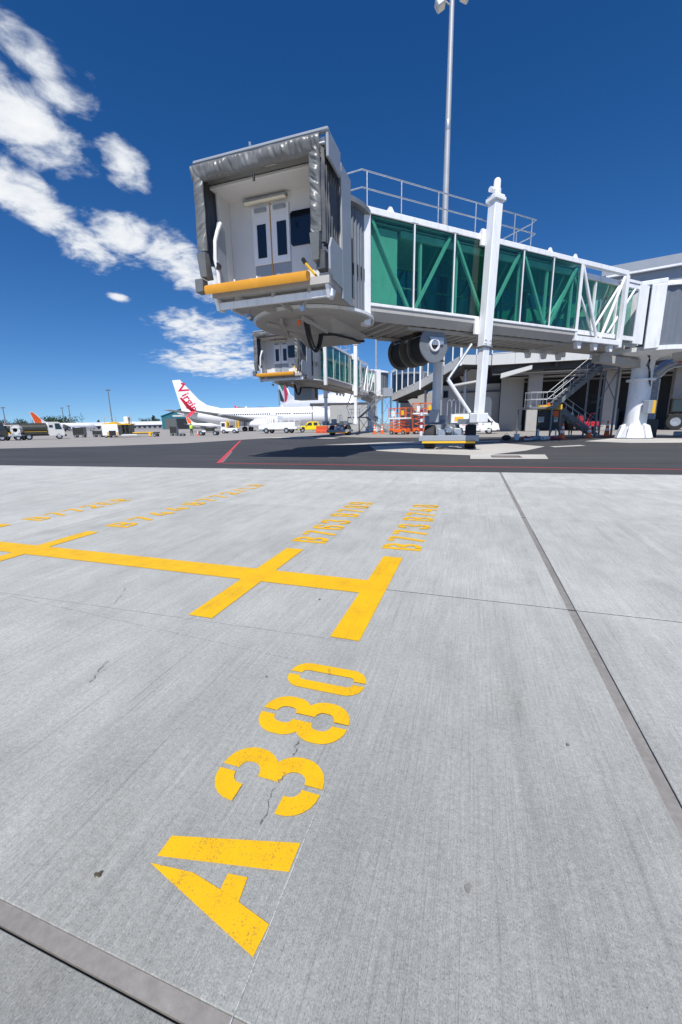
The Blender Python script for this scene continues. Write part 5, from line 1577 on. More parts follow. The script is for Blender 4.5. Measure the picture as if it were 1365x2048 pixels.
b = MB(); b.cb(2.36, 2.55, -.85, .85, .42, .74, .05); b.cb(2.43, 2.52, -.6, .6, .74, .98, .03); b.build('bull_bar', BLACK, U_)
b = MB(); b.cb(-.4, -.2, -.5, .5, 1.775, 1.87, .03); b.build('beacon_bar', ORANGE, U_)

# white service truck with hose cage, ladder rails
T_ = empty('service_truck', (-30.1, 59.9, 0), pi - .03, 'white aircraft service truck with hooped tank cover and rails beneath the jet wing', 'service truck')
b = MB(); b.cb(-3.6, 3.3, -1.0, 1.0, .62, .95, .05); b.build('chassis', WHITE, T_)
b = MB(); b.prism([(.2, .95), (3.3, .95), (3.3, 1.2), (2.9, 1.35), (.2, 1.75), (-3.3, 1.75), (-3.3, .95)], -.98, .98, 'y'); b.build('body', WHITE2, T_)
b = MB()
hp = [(.95 * sin(t), 1.7 + 1.15 * cos(t)) for t in [(-pi / 2) + pi * k / 10 for k in range(11)]]
b.prism(hp, 0.55, 2.0, 'x'); b.build('hooped_cover', WHITE, T_)
for k in range(5):
    x = .5 + k * .38
    b = MB(); b.path([(x, y * 1.03, z + .03) for y, z in hp], .025, 5); b.build('cage_hoop', GALVD, T_)
for z in (1.6, 2.0, 2.4):
    b = MB(); b.tube((.4, -1.02, z), (2.15, -1.02, z), .02, n=5); b.build('cage_rail', GALVD, T_)
b = MB(); b.cb(-.2, .45, -.9, .9, 1.76, 2.75, .1); b.build('hose_box', WHITE2, T_)
b = MB(); b.prism([(-.15, 2.1), (.15, 2.75), (.4, 2.75), (.1, 2.1)], -.93, -.905, 'y'); b.build('red_flash', RED, T_)
for y in (-.95, .95):
    for z in (2.05, 2.45):
        b = MB(); b.tube((-3.3, y, z), (-.25, y, z), .035, n=6); b.build('guard_rail', WHITE, T_)
    for x in (-3.3, -2.3, -1.3, -.3):
        b = MB(); b.tube((x, y, 1.7), (x, y, 2.45), .03, n=6); b.build('rail_post', WHITE, T_)
for s in (-1, 1):
    wheel(T_, 1.9, s * .9, .45, .28, s); wheel(T_, -1.75, s * .9, .45, .28, s)
b = MB(); b.cb(2.6, 3.8, -.9, .9, .32, .62, .05); b.build('platform', GREYP, T_)
b = MB(); b.cb(3.81, 3.87, -.85, .85, .36, .5, .01); b.build('warning_strip', YELLOW, T_)
b = MB(); b.beam((3.2, -.98, .7), (2.2, -.98, 2.0), .07, .05); b.beam((3.5, -.98, .7), (2.5, -.98, 2.0), .07, .05)
b.build('ladder', GALV, T_)

# tow tractor
G_ = empty('tow_tractor', (-42.2, 64.2, 0), .25, 'small white tow tractor with yellow pillars and orange beacon parked under the jet wing', 'tow tractor')
b = MB(); b.cb(-1.5, 1.6, -.85, .85, .35, .95, .08); b.build('body', WHITE2, G_)
b = MB(); b.cb(-1.5, -.45, -.82, .82, .951, 2.05, .1); cb_ = b.build('cabin', WHITE2, G_)
for s in (-1, 1):
    b = MB(); b.cb(-1.3, -.65, *sorted((s * .815, s * .83)), 1.2, 1.85, .005); b.build('window', CARGLASS, cb_)
    wheel(G_, 1.0, s * .78, .36, .26, s); wheel(G_, -.95, s * .78, .36, .26, s)
    for x in (-.3, 1.35):
        b = MB(); b.cb(x - .1, x + .1, *sorted((s * .6, s * .8)), .951, 2.25, .02); b.build('pillar', YELLOW, G_)
b = MB(); b.box(-.449, -.44, -.65, .65, 1.2, 1.9); b.build('windscreen', CARGLASS, cb_)
b = MB(); b.cb(-.2, 1.2, -.7, .7, .951, 1.12, .03); b.cb(.0, .5, -.4, .4, 1.12, 1.4, .05); b.build('engine_deck', DKGREEN, G_)
b = MB(); b.lathe([(0, 2.22), (.08, 2.2), (.1, 2.05)], 12, c=(-1.1, 0, 0)); b.build('beacon', ORANGE, G_, smooth=40)

# low black trailer dolly with spoked look wheels
def cart(name, loc, rz, L, label, cat, group=None, stack=None):
    R_ = empty(name, loc, rz, label, cat, group)
    b = MB(); b.cb(-L / 2, L / 2, -.6, .6, .42, .52, .02); b.build('deck', GALVD, R_)
    b = MB(); b.tube((L / 2, 0, .45), (L / 2 + .8, 0, .35), .04, n=6); b.build('tow_bar', GALVD, R_)
    for s in (-1, 1):
        wheel(R_, L * .33, s * .5, .24, .16, s); wheel(R_, -L * .33, s * .5, .24, .16, s)
    if stack:
        b = MB(); b.cb(-L / 2 + .05, L / 2 - .1, -.55, .55, .53, .53 + stack, .05); b.build('load', DKGREEN, R_)
        for x in (-L / 2 + .03, L / 2 - .05):
            b = MB(); b.box(x - .02, x + .02, -.58, .58, .52, .6 + stack); b.build('end_rack', GALVD, R_)
    R_.scale = (.75, .75, .75)
    return R_


cart('baggage_cart', (-58.0, 47.2, 0), .5, 2.2, 'dark loaded baggage cart, leftmost of the three carts right of the tank truck', 'baggage cart', 'dark baggage carts', 1.5)
cart('baggage_cart', (-55.2, 48.0, 0), .45, 1.8, 'dark low baggage cart between two taller loaded carts', 'baggage cart', 'dark baggage carts', .75)
cart('baggage_cart', (-53.3, 48.6, 0), .5, 2.6, 'dark loaded baggage cart directly left of the white cargo loader', 'baggage cart', 'dark baggage carts', 1.55)
cart('baggage_cart', (-40.6, 49.2, 0), .4, 1.0, 'tiny dark empty cart left of the worker in a lime vest', 'baggage cart', 'dark baggage carts')
cart('baggage_cart', (-43.6, 51.2, 0), .4, 1.4, 'small dark cart with a boxy load at the right end of the cargo loader', 'baggage cart', 'dark baggage carts', 1.3)
K_ = empty('ground_power_cart', (-37.2, 51.0, 0), .3, 'low dark motorised cart with wide set wheels right of the orange cone', 'cart')
b = MB(); b.cb(-1.3, 1.3, -.5, .5, .45, .62, .03); b.build('frame', GALVD, K_)
b = MB(); b.cb(-.5, .75, -.45, .45, .62, 1.15, .08); b.build('engine_box', DKGREEN, K_)
b = MB(); b.cb(-1.0, -.5, -.4, .4, .62, .85, .05); b.build('seat', BLACK, K_)
b = MB(); b.cb(-.9, -.3, -.52, -.50, .5, .75, .01); b.build('side_panel', WHITE, K_)
b = MB(); b.path([(.8, 0, .62), (1.0, 0, 1.3), (.9, 0, 1.45)], .03, 6); b.build('steering_column', BLACK, K_)
for s in (-1, 1):
    wheel(K_, 1.05, s * .5, .32, .16, s); wheel(K_, -1.05, s * .5, .32, .16, s)

# cargo loader
Lq = empty('cargo_loader', (-48.2, 46.0, 0), .50, 'white cargo loader with yellow trim, low conveyor bed and tall hoist posts on far apron', 'cargo loader')
b = MB(); b.cb(-3.0, -.35, -1.3, 1.3, .35, 2.3, .06); b.build('engine_housing', WHITE2, Lq)
b = MB(); b.prism([(-1.9, .36), (-.75, .36), (-.75, 1.2), (-1.9, 1.2)], -1.32, -1.301, 'y'); b.build('recess', BLACK, Lq)
for x in (-2.1, -.55):
    b = MB(); b.cb(x - .12, x + .12, -1.36, -1.31, .32, 1.0, .01); b.build('leg', YELLOW, Lq)
b = MB(); b.prism([(-3.0, 2.31), (-.3, 2.31), (-.6, 2.5), (-1.2, 2.75), (-1.8, 2.55), (-2.9, 2.45)], -1.2, 1.2, 'y'); b.build('top_cover', YELLOW, Lq)
b = MB(); b.cb(-.3, 1.9, -1.2, 1.2, .55, .75, .03)
for x in (.1, .7, 1.4):
    b.cb(x, x + .25, -1.15, 1.15, .75, 2.2, .02)
b.build('lift_frame', DKGREEN, Lq)
b = MB(); b.box(-.3, 1.9, -1.2, 1.2, 2.21, 2.36); b.build('lift_deck', YELLOW, Lq)
b = MB(); b.cb(.55, 1.3, -.6, .6, 2.37, 3.6, .1); b.build('operator_cab', WHITE2, Lq)
b = MB(); b.box(1.301, 1.31, -.5, .5, 2.8, 3.45); b.build('cab_window', CARGLASS, Lq)
for x, h_ in ((-2.4, 3.6), (-.6, 3.6), (1.95, 3.9)):
    b = MB(); b.beam((x, -1.1, 2.3), (x, -1.1, h_), .08, .08); b.build('hoist_post', CONCW, Lq)
b = MB(); b.beam((-2.4, -1.1, 3.55), (-.6, -1.1, 3.55), .06, .08); b.build('top_rail', CONCW, Lq)
b = MB(); b.cb(1.91, 6.0, -1.15, 1.15, .55, .80, .03); b.build('conveyor_bed', DKGREEN, Lq)
b = MB(); b.box(1.95, 5.4, -1.18, -1.155, .7, .86); b.build('bed_trim', YELLOW, Lq)
b = MB(); b.cb(4.6, 5.0, -1.2, -.9, .1, .75, .03); b.build('jack_leg', YELLOW, Lq)
b = MB(); b.cb(.2, 2.8, -1.7, -1.3, .32, .48, .04); b.build('side_step', WHITE2, Lq)
for s in (-1, 1):
    wheel(Lq, -2.5, s * 1.1, .32, .3, s); wheel(Lq, 5.6, s * 1.0, .26, .25, s)

Lq.scale = (.8, .8, .8)
# tank trucks at the far left
def tanker(loc, rz, label, cabm, group):
    R_ = empty('tank_truck', loc, rz, label, 'tank truck', group)
    b = MB(); b.lathe([(0, -4.2), (.7, -4.2), (.95, -4.0), (.95, 1.1), (.7, 1.25), (0, 1.25)], 20, c=(0, 0, 1.75), axis='x')
    b.build('tank', DKGREEN, R_, smooth=35)
    b = MB(); b.cb(-4.2, 3.4, -.5, .5, .62, .85, .03); b.build('chassis', BLACK, R_)
    b = MB(); b.cb(-4.1, 1.2, -1.1, 1.1, .85, 1.35, .04); b.build('side_locker', DKGREEN, R_)
    b = MB(); b.box(-4.0, 1.1, -1.12, -1.105, 1.28, 1.33); b.build('trim_line', YELLOW, R_)
    c = Shell(2.2, 1.6, .08)
    cbn = c.body([(1.35, .55), (3.5, .55), (3.6, 1.2), (3.45, 1.7), (3.05, 2.75), (2.8, 2.85), (1.4, 2.85), (1.35, 2.7)], 'cabin', cabm, R_)
    c.front((3.42, 1.75), (3.08, 2.65), .12, 'windscreen', CARGLASS, cbn)
    for s in (-1, 1):
        c.patch([(2.3, 1.65), (3.25, 1.65), (2.95, 2.6), (2.3, 2.6)], s, 'window', CARGLASS, cbn)
        c.patch([(1.5, 1.95), (2.0, 1.95), (2.0, 2.35), (1.5, 2.35)], s, 'window', CARGLASS, cbn)
        wheel(R_, 2.7, s * .95, .48, .3, s); wheel(R_, -1.4, s * .95, .48, .3, s); wheel(R_, -2.9, s * .95, .48, .3, s)
    b = MB(); b.cb(3.5, 3.75, -1.05, 1.05, .45, .8, .04); b.build('bumper', BLACK, R_)
    R_.scale = (.8, .8, .8)
    return R_


tanker((-55.2, 39.0, 0), .95, 'dark tank truck with a white cab facing right on the far left apron', PALEPANEL, 'tank trucks')
tanker((-58.2, 33.8, 0), .95, 'dark tank truck with dark cab cut off by the left edge of the photo', DKGREEN, 'tank trucks')
HY = empty('hydrant_cart', (-56.2, 36.3, 0), .6, 'cluttered grey hose cart with a yellow strut standing between the two dark trucks', 'hose cart')
b = MB(); b.cb(-1.3, 1.3, -.8, .8, .5, .75, .03); b.build('deck', GALV, HY)
b = MB(); b.beam((-1.1, -.7, 1.9), (.1, -.7, .75), .12, .12); b.build('strut', YELLOW, HY)
b = MB(); b.lathe([(.25, -.5), (.55, -.48), (.55, .48), (.25, .5)], 16, c=(.6, 0, 1.3), axis='y'); b.build('hose_reel', PALEPANEL, HY, smooth=40)
b = MB()
for x in (-1.25, -.4, .3, 1.2): b.tube((x, -.78, .75), (x, -.78, 1.9), .03, n=5)
b.tube((-1.25, -.78, 1.9), (1.2, -.78, 1.9), .03, n=5)
b.build('guard_rail', WHITE, HY)
for s in (-1, 1):
    wheel(HY, .9, s * .7, .3, .2, s); wheel(HY, -.9, s * .7, .3, .2, s)

# orange scissor lifts
def scissor(loc, rz, label, mod):
    R_ = empty('scissor_lift', loc, rz, label, 'scissor lift', 'orange scissor lifts')
    b = MB(); b.cb(-1.1, 1.1, -.55, .55, .22, .62, .04); b.build('chassis', ORANGEM, R_)
    for s in (-1, 1):
        wheel(R_, .75, s * .5, .24, .18, s); wheel(R_, -.75, s * .5, .24, .18, s)
    zs = [.66, 1.0, 1.34, 1.62] if not mod else [.66, 1.15, 1.7, 2.1]
    for k in range(3):
        for y in (-.42, .42):
            for d_ in (1, -1):
                b = MB(); b.beam((-.95 * d_, y + .03 * d_, zs[k]), (.95 * d_, y + .03 * d_, zs[k + 1]), .05, .12, (0, 1, 0)); b.build('scissor_arm', ORANGEM, R_)
    z0 = zs[3] + .06
    b = MB(); b.cb(-1.15, 1.15, -.58, .58, z0, z0 + .16, .02); b.build('platform', WHITE, R_)
    for (x, y) in ((-1.1, -.55), (-.37, -.55), (.37, -.55), (1.1, -.55), (1.1, .55), (.37, .55), (-.37, .55), (-1.1, .55)):
        b = MB(); b.beam((x, y, z0 + .16), (x, y, z0 + 1.2), .06, .06); b.build('guard_post', ORANGEM, R_)
    for z in (z0 + .65, z0 + 1.2):
        for p, q in (((-1.1, -.55), (1.1, -.55)), ((1.1, -.55), (1.1, .55)), ((1.1, .55), (-1.1, .55)), ((-1.1, .55), (-1.1, -.55))):
            b = MB(); b.beam((*p, z), (*q, z), .06, .06); b.build('guard_rail', ORANGEM, R_)
    b = MB(); b.cb(-.75, -.25, -.6, -.585, z0 + .3, z0 + .9, .01); b.build('notice', WHITE, R_)
    b = MB(); b.cb(.5, .85, -.6, -.585, z0 + .4, z0 + .95, .01); b.build('notice', YELLOW, R_)
    b = MB()
    for k in range(6): b.beam((-1.12, -.25, .3 + k * .25), (-1.12, .25, .3 + k * .25), .04, .04)
    b.beam((-1.12, -.25, .3), (-1.12, -.25, z0), .05, .05); b.beam((-1.12, .25, .3), (-1.12, .25, z0), .05, .05)
    b.build('ladder', ORANGEM, R_)
    return R_


scissor((-7.9, 45.6, 0), -.35, 'orange scissor lift standing clear to the left of the striped bollards', 0)
scissor((-5.5, 46.6, 0), .3, 'orange scissor lift half hidden behind the red and white striped bollards', 1)

# striped bollards
for k, (x, y, lab) in enumerate(((-4.35, 36.0, 'red and white striped bollard standing clear in front of the orange scissor lifts'), (-4.05, 39.3, 'red and white striped bollard half hidden behind the grey lift column'))):
    R_ = empty('striped_bollard', (x, y, 0), 0, lab, 'bollard', 'striped bollards')
    for j in range(9):
        b = MB(); b.lathe([(.135, j * .265 + .001), (.135, j * .265 + .264)] + ([(0, 2.39)] if j == 8 else []), 16); b.build('stripe_band', REDD if j % 2 == 0 and j else WHITE, R_, smooth=30)

# traffic cones
def cone(loc, label, h=1.0, group='orange traffic cones', m=None):
    R_ = empty('traffic_cone', loc, random.uniform(0, 1), label, 'traffic cone', group)
    k = h / 1.0
    b = MB(); b.cb(-.24 * k, .24 * k, -.24 * k, .24 * k, 0, .05 * k, .015); b.build('base', ORANGE, R_)
    f = lambda z: (.17 - .125 * z) * k
    for z0, z1, mm in ((.05, .38, ORANGE), (.38, .55, WHITE), (.55, .68, ORANGE), (.68, .82, WHITE), (.82, 1.0, ORANGE)):
        b = MB(); b.lathe([(f(z0), z0 * k), (f(z1), z1 * k)] + ([(0, k)] if z1 == 1 else []), 16); b.build('cone_band', mm, R_, smooth=40)
    return R_


cone((5.75, 30.7, 0), 'sunlit orange cone with white bands right of the black notice board', 1.02)
cone((7.75, 32.4, 0), 'shaded orange cone at the foot of the steel stair post', 1.0)
cone((9.35, 34.4, 0), 'orange cone in shade directly left of the white pedestal foot', 1.15)
cone((9.85, 32.7, 0), 'small orange cone partly hidden behind the white pedestal foot', 1.2)
cone((-37.9, 49.3, 0), 'orange cone beside the worker in a lime vest on the far apron', .85)
cone((-11.6, 49.0, 0), 'orange cone left of the rear bridge pedestal in the distance', 1.1)
cone((-11.0, 50.5, 0), 'orange cone nearest to the rear bridge pedestal', 1.15)

# orange water barriers
for x, y, lab in ((-21.7, 57.4, 'long orange water filled barrier right of the yellow utility'), (-18.6, 56.6, 'orange water filled barrier partly hidden by the rear bridge lift column')):
    R_ = empty('road_barrier', (x, y, 0), -.25, lab, 'barrier', 'orange barriers')
    b = MB(); b.prism([(-.3, 0), (.3, 0), (.28, .25), (.14, .5), (.11, 1.05), (-.11, 1.05), (-.14, .5), (-.28, .25)], -1.05, 1.05, 'x'); b.build('shell', mat('barrier_orange', (.62, .09, .03), .5), R_)
    for k in (-.5, .5):
        b = MB(); b.cb(k - .25, k + .25, -.29, -.27, .06, .2, .01); b.build('fork_slot', BLACK, R_)

# notice board with yellow header
NB = empty('notice_board', (5.28, 33.6, 0), -.12, 'black notice board with yellow header and orange placard before the stair landing', 'notice board')
b = MB(); b.cb(-.80, .80, -.05, .05, .62, 2.0, .02); b.build('board', BLACK, NB)
b = MB(); b.cb(-.82, .82, -.07, .05, 2.01, 2.36, .01); hd = b.build('header', YELLOW, NB)
text_obj('lettering', 'EMERGENCY STOP', .155, mat('sign_brown', (.22, .12, .02), .5), hd, TX(0, -.074, 2.18))
b = MB(); b.cb(.25, .62, -.065, -.052, 1.5, 1.92, .004); b.build('placard', ORANGE, NB)
b = MB(); b.cb(-.72, -.30, -.065, -.052, 1.12, 1.52, .004); pl = b.build('placard', PALEPANEL, NB)
text_obj('lettering', 'FIRST', .14, GREEN, pl, TX(-.51, -.068, 1.41)); text_obj('lettering', 'AID', .14, GREEN, pl, TX(-.51, -.068, 1.26))
b = MB(); b.cb(.35, .60, -.065, -.052, 1.12, 1.46, .004); pl = b.build('placard', PALEPANEL, NB)
b = MB(); b.prism([(.38, 1.3), (.5, 1.3), (.57, 1.43), (.45, 1.43)], -.069, -.066, 'y'); b.build('emblem', GREEN, pl)
for x in (-.6, .55):
    b = MB(); b.box(x - .05, x + .05, -.04, .04, 0, .62); b.build('leg', GALV, NB)
b = MB(); b.lathe([(0, 2.52), (.1, 2.5), (.11, 2.37)], 12, c=(-.1, 0, 0)); b.build('beacon', ORANGE, NB, smooth=40)
b = MB(); b.path([(-.82, 0, 2.3), (-1.1, 0, 2.42), (-1.28, 0, 2.4)], .02, 5); b.build('lamp_arm', BLACK, NB)
b = MB(); b.lathe([(0, 2.44), (.05, 2.42), (.10, 2.26)], 12, c=(-1.3, 0, 0)); b.build('lamp_shade', GALV, NB, smooth=40)

# tools and stores on the ground left of the cone
bg_ = empty('tool_bag', (2.15, 29.4, 0), .3, 'black canvas tool bag on the ground behind the bogie, left of the white bucket', 'tool bag')
bm = bmesh.new(); bmesh.ops.create_uvsphere(bm, u_segments=18, v_segments=12, radius=1)
for v in bm.verts:
    k = 1 + .14 * noise.noise(v.co * 2.2)
    v.co = Vector((v.co.x * .31 * k, v.co.y * .2 * k, max(-.02, .17 + v.co.z * .17 * k)))
bm.verts.index_update(); b = MB(); b.add([v.co.copy() for v in bm.verts], [tuple(q.index for q in f.verts) for f in bm.faces]); bm.free(); b.build('bag', CANVAS, bg_, smooth=60)
b = MB(); b.path([(-.14, 0, .3), (-.08, 0, .42), (.08, 0, .42), (.14, 0, .3)], .015, 6); b.build('handle', BLACK, bg_)
bk = empty('plastic_bucket', (2.78, 29.3, 0), 0, 'white plastic bucket with rim standing right of the black tool bag', 'bucket')
b = MB(); b.lathe([(0, 0), (.14, 0), (.175, .36), (.165, .36), (.13, .02), (0, .02)], 18); b.build('pail', WHITE, bk, smooth=35)
b = MB(); b.lathe([(.172, .33), (.20, .335), (.20, .40), (.172, .405)], 18); b.build('rim', WHITE, bk, smooth=35)


def lump(name, loc, rz, sx, sy, sz, m, label, cat, group=None, parts=None):
    R_ = empty(name, loc, rz, label, cat, group)
    b = MB(); b.cb(-sx, sx, -sy, sy, 0, sz, min(.04, sz * .3)); b.build('body', m, R_)
    for nm, mm, (x0, x1, y0, y1, z0, z1) in (parts or ()):
        b = MB(); b.cb(x0, x1, y0, y1, z0, z1, .01); b.build(nm, mm, R_)
    return R_


lump('tool_case', (3.35, 29.6, 0), .2, .22, .14, .22, REDD, 'dark red tool case lying right of the white bucket', 'tool case', None, [('handle', BLACK, (-.08, .08, -.02, .02, .225, .27)), ('latch', GALV, (-.15, -.1, -.155, -.142, .08, .16))])
lump('folded_sheet', (3.5, 29.2, 0), -.1, .3, .15, .07, PALEPANEL, 'folded pale plastic sheet on the ground before the dark red tool case', 'plastic sheet', None, [('top_fold', WHITE, (-.26, .2, -.12, .1, .072, .10))])
lump('storage_tub', (4.0, 29.6, 0), .1, .28, .2, .22, mat('tub_grey', (.33, .37, .38), .5), 'grey storage tub among the stores left of the sunlit cone', 'tub', None, [('lid', GREYP, (-.3, .3, -.22, .22, .222, .26)), ('label', BLUE, (.1, .22, -.215, -.202, .06, .16))])
lump('cardboard_box', (4.42, 29.5, 0), -.15, .17, .16, .24, WHITE, 'white box with tan patch beside the grey storage tub', 'box', None, [('label', ORANGESEAL, (-.08, .06, -.172, -.162, .08, .18))])
lump('cardboard_box', (4.72, 29.7, 0), .1, .12, .14, .22, PALEPANEL, 'pale box wedged between the white box and red tool pile', 'box')
tp = empty('hose_pile', (5.15, 30.0, 0), 0, 'heap of red hose and canvas coiled left of the sunlit orange cone', 'hose')
for k in range(5):
    pts = [((.22 + .05 * k) * cos(t) * (1 + .1 * sin(3 * t + k)), (.16 + .03 * k) * sin(t), .06 + .05 * (k % 3) + .02 * sin(4 * t)) for t in [2 * pi * j / 18 for j in range(19)]]
    b = MB(); b.path(pts, .04, 6); b.build('coil', mat('hose_red', (.38, .05, .06), .6, var=.2), tp, smooth=60)
lump('tool_case', (5.48, 30.4, 0), .4, .1, .1, .12, GREEN, 'small green case beside the red hose heap', 'tool case')

# red machine, tug and work clutter in the shade right of the stair
RM = empty('red_compressor', (12.4, 54.0, 0), .3, 'red wheeled compressor standing in shade behind the steel stair', 'compressor')
b = MB(); b.cb(-1.4, 1.4, -.6, .6, .45, 1.0, .06); b.build('body', RED, RM)
b = MB(); b.cb(-1.0, -.3, -.5, .5, 1.0, 1.7, .06); b.build('housing', REDD, RM)
b = MB(); b.path([(.2, 0, 1.0), (.5, 0, 1.9), (1.2, 0, 2.0), (1.3, 0, 1.0)], .06, 6); b.build('roll_bar', RED, RM)
for s in (-1, 1):
    wheel(RM, .9, s * .6, .3, .2, s); wheel(RM, -.9, s * .6, .3, .2, s)
DH = empty('dark_tractor', (21.6, 52.5, 0), -.3, 'large dark wheel tractor parked in shade at right behind the white pedestal', 'tractor')
b = MB(); b.cb(-1.8, 2.0, -.8, .8, .9, 1.7, .1); b.build('bonnet', DKGREEN, DH)
b = MB(); b.cb(-1.7, -.2, -.85, .85, 1.72, 3.3, .1); cb_ = b.build('cabin', BLACK, DH)
b = MB(); b.box(-1.5, -.4, -.862, -.851, 1.95, 3.1); b.build('window', CARGLASS, cb_)
b = MB(); b.cb(.6, 1.5, -.95, -.81, 1.2, 2.3, .04); b.build('side_panel', REDD, DH)
for s in (-1, 1):
    wheel(DH, 1.3, s * .9, .62, .4, s); wheel(DH, -1.1, s * .9, .85, .5, s)
DC = empty('flexible_duct', (11.75, 34.2, 0), 0, 'silver ribbed air duct bending upward right of the white pedestal', 'duct')
b = MB()
pr = []
for k in range(46):
    pr.append((.33 if k % 2 else .38, 1.2 + k * .06))
b.lathe(pr, 20); b.build('ribbed_hose', GALV, DC, smooth=25)
b = MB(); b.path([(0, 0, 3.9), (.05, 0, 4.15), (.5, 0, 4.7), (1.1, 0, 4.95), (3.2, 0, 5.0)], .36, 16); b.build('elbow', GALV, DC, smooth=50)
b = MB(); b.cb(-.45, .45, -.45, .45, 0, 1.19, .03); b.build('base_box', DKGREEN, DC)
b = MB(); b.tube((1.1, -.37, 4.9), (3.2, -.37, 4.95), .05, n=6); b.build('orange_line', ORANGE, DC)
lump('kerb_block', (15.2, 34.0, 0), -.35, 1.8, .3, .32, CONCW, 'low concrete kerb block at the right edge behind the pedestal', 'kerb block')
SP = empty('guard_post', (15.0, 35.2, 0), 0, 'pale steel guard post standing at the right edge of the photo', 'guard post')
b = MB(); b.tube((0, 0, 0), (0, 0, 1.25), .16, n=14); b.lathe([(.16, 1.25), (.1, 1.33), (0, 1.35)], 14); b.build('post', GALV, SP, smooth=40)
# ------------------------------------------------------------------ aircraft
REDT = mat('tail_red', (0.62, 0.012, 0.05), 0.35)
TAILBLACK = mat('tail_black', (0.015, 0.016, 0.02), 0.4)
TAILGREEN = mat('tail_green', (0.0, 0.22, 0.09), 0.4)
TAILORANGE = mat('tail_orange', (0.85, 0.13, 0.02), 0.4)
WINGGREY = mat('wing_grey', (0.30, 0.31, 0.32), 0.4, var=0.06, vscale=0.5)
BELLY = mat('silver_belly', (0.50, 0.51, 0.53), 0.3, metal=0.5, var=0.05, vscale=0.3)


def lift_sec(pts, ang, n=0):
    return pts


def wing_loft(b, secs):
    """secs: (x_le, x_te, y, z, thickness); x points forward"""
    rings = []
    for xl, xt, y, z, t in secs:
        c = xl - xt
        rings.append([(xl, y, z), (xl - c * .15, y, z + t * .6), (xl - c * .45, y, z + t * .65), (xt, y, z + .02), (xt, y, z - .02), (xl - c * .45, y, z - t * .35), (xl - c * .15, y, z - t * .4)])
    return b.loft(rings)


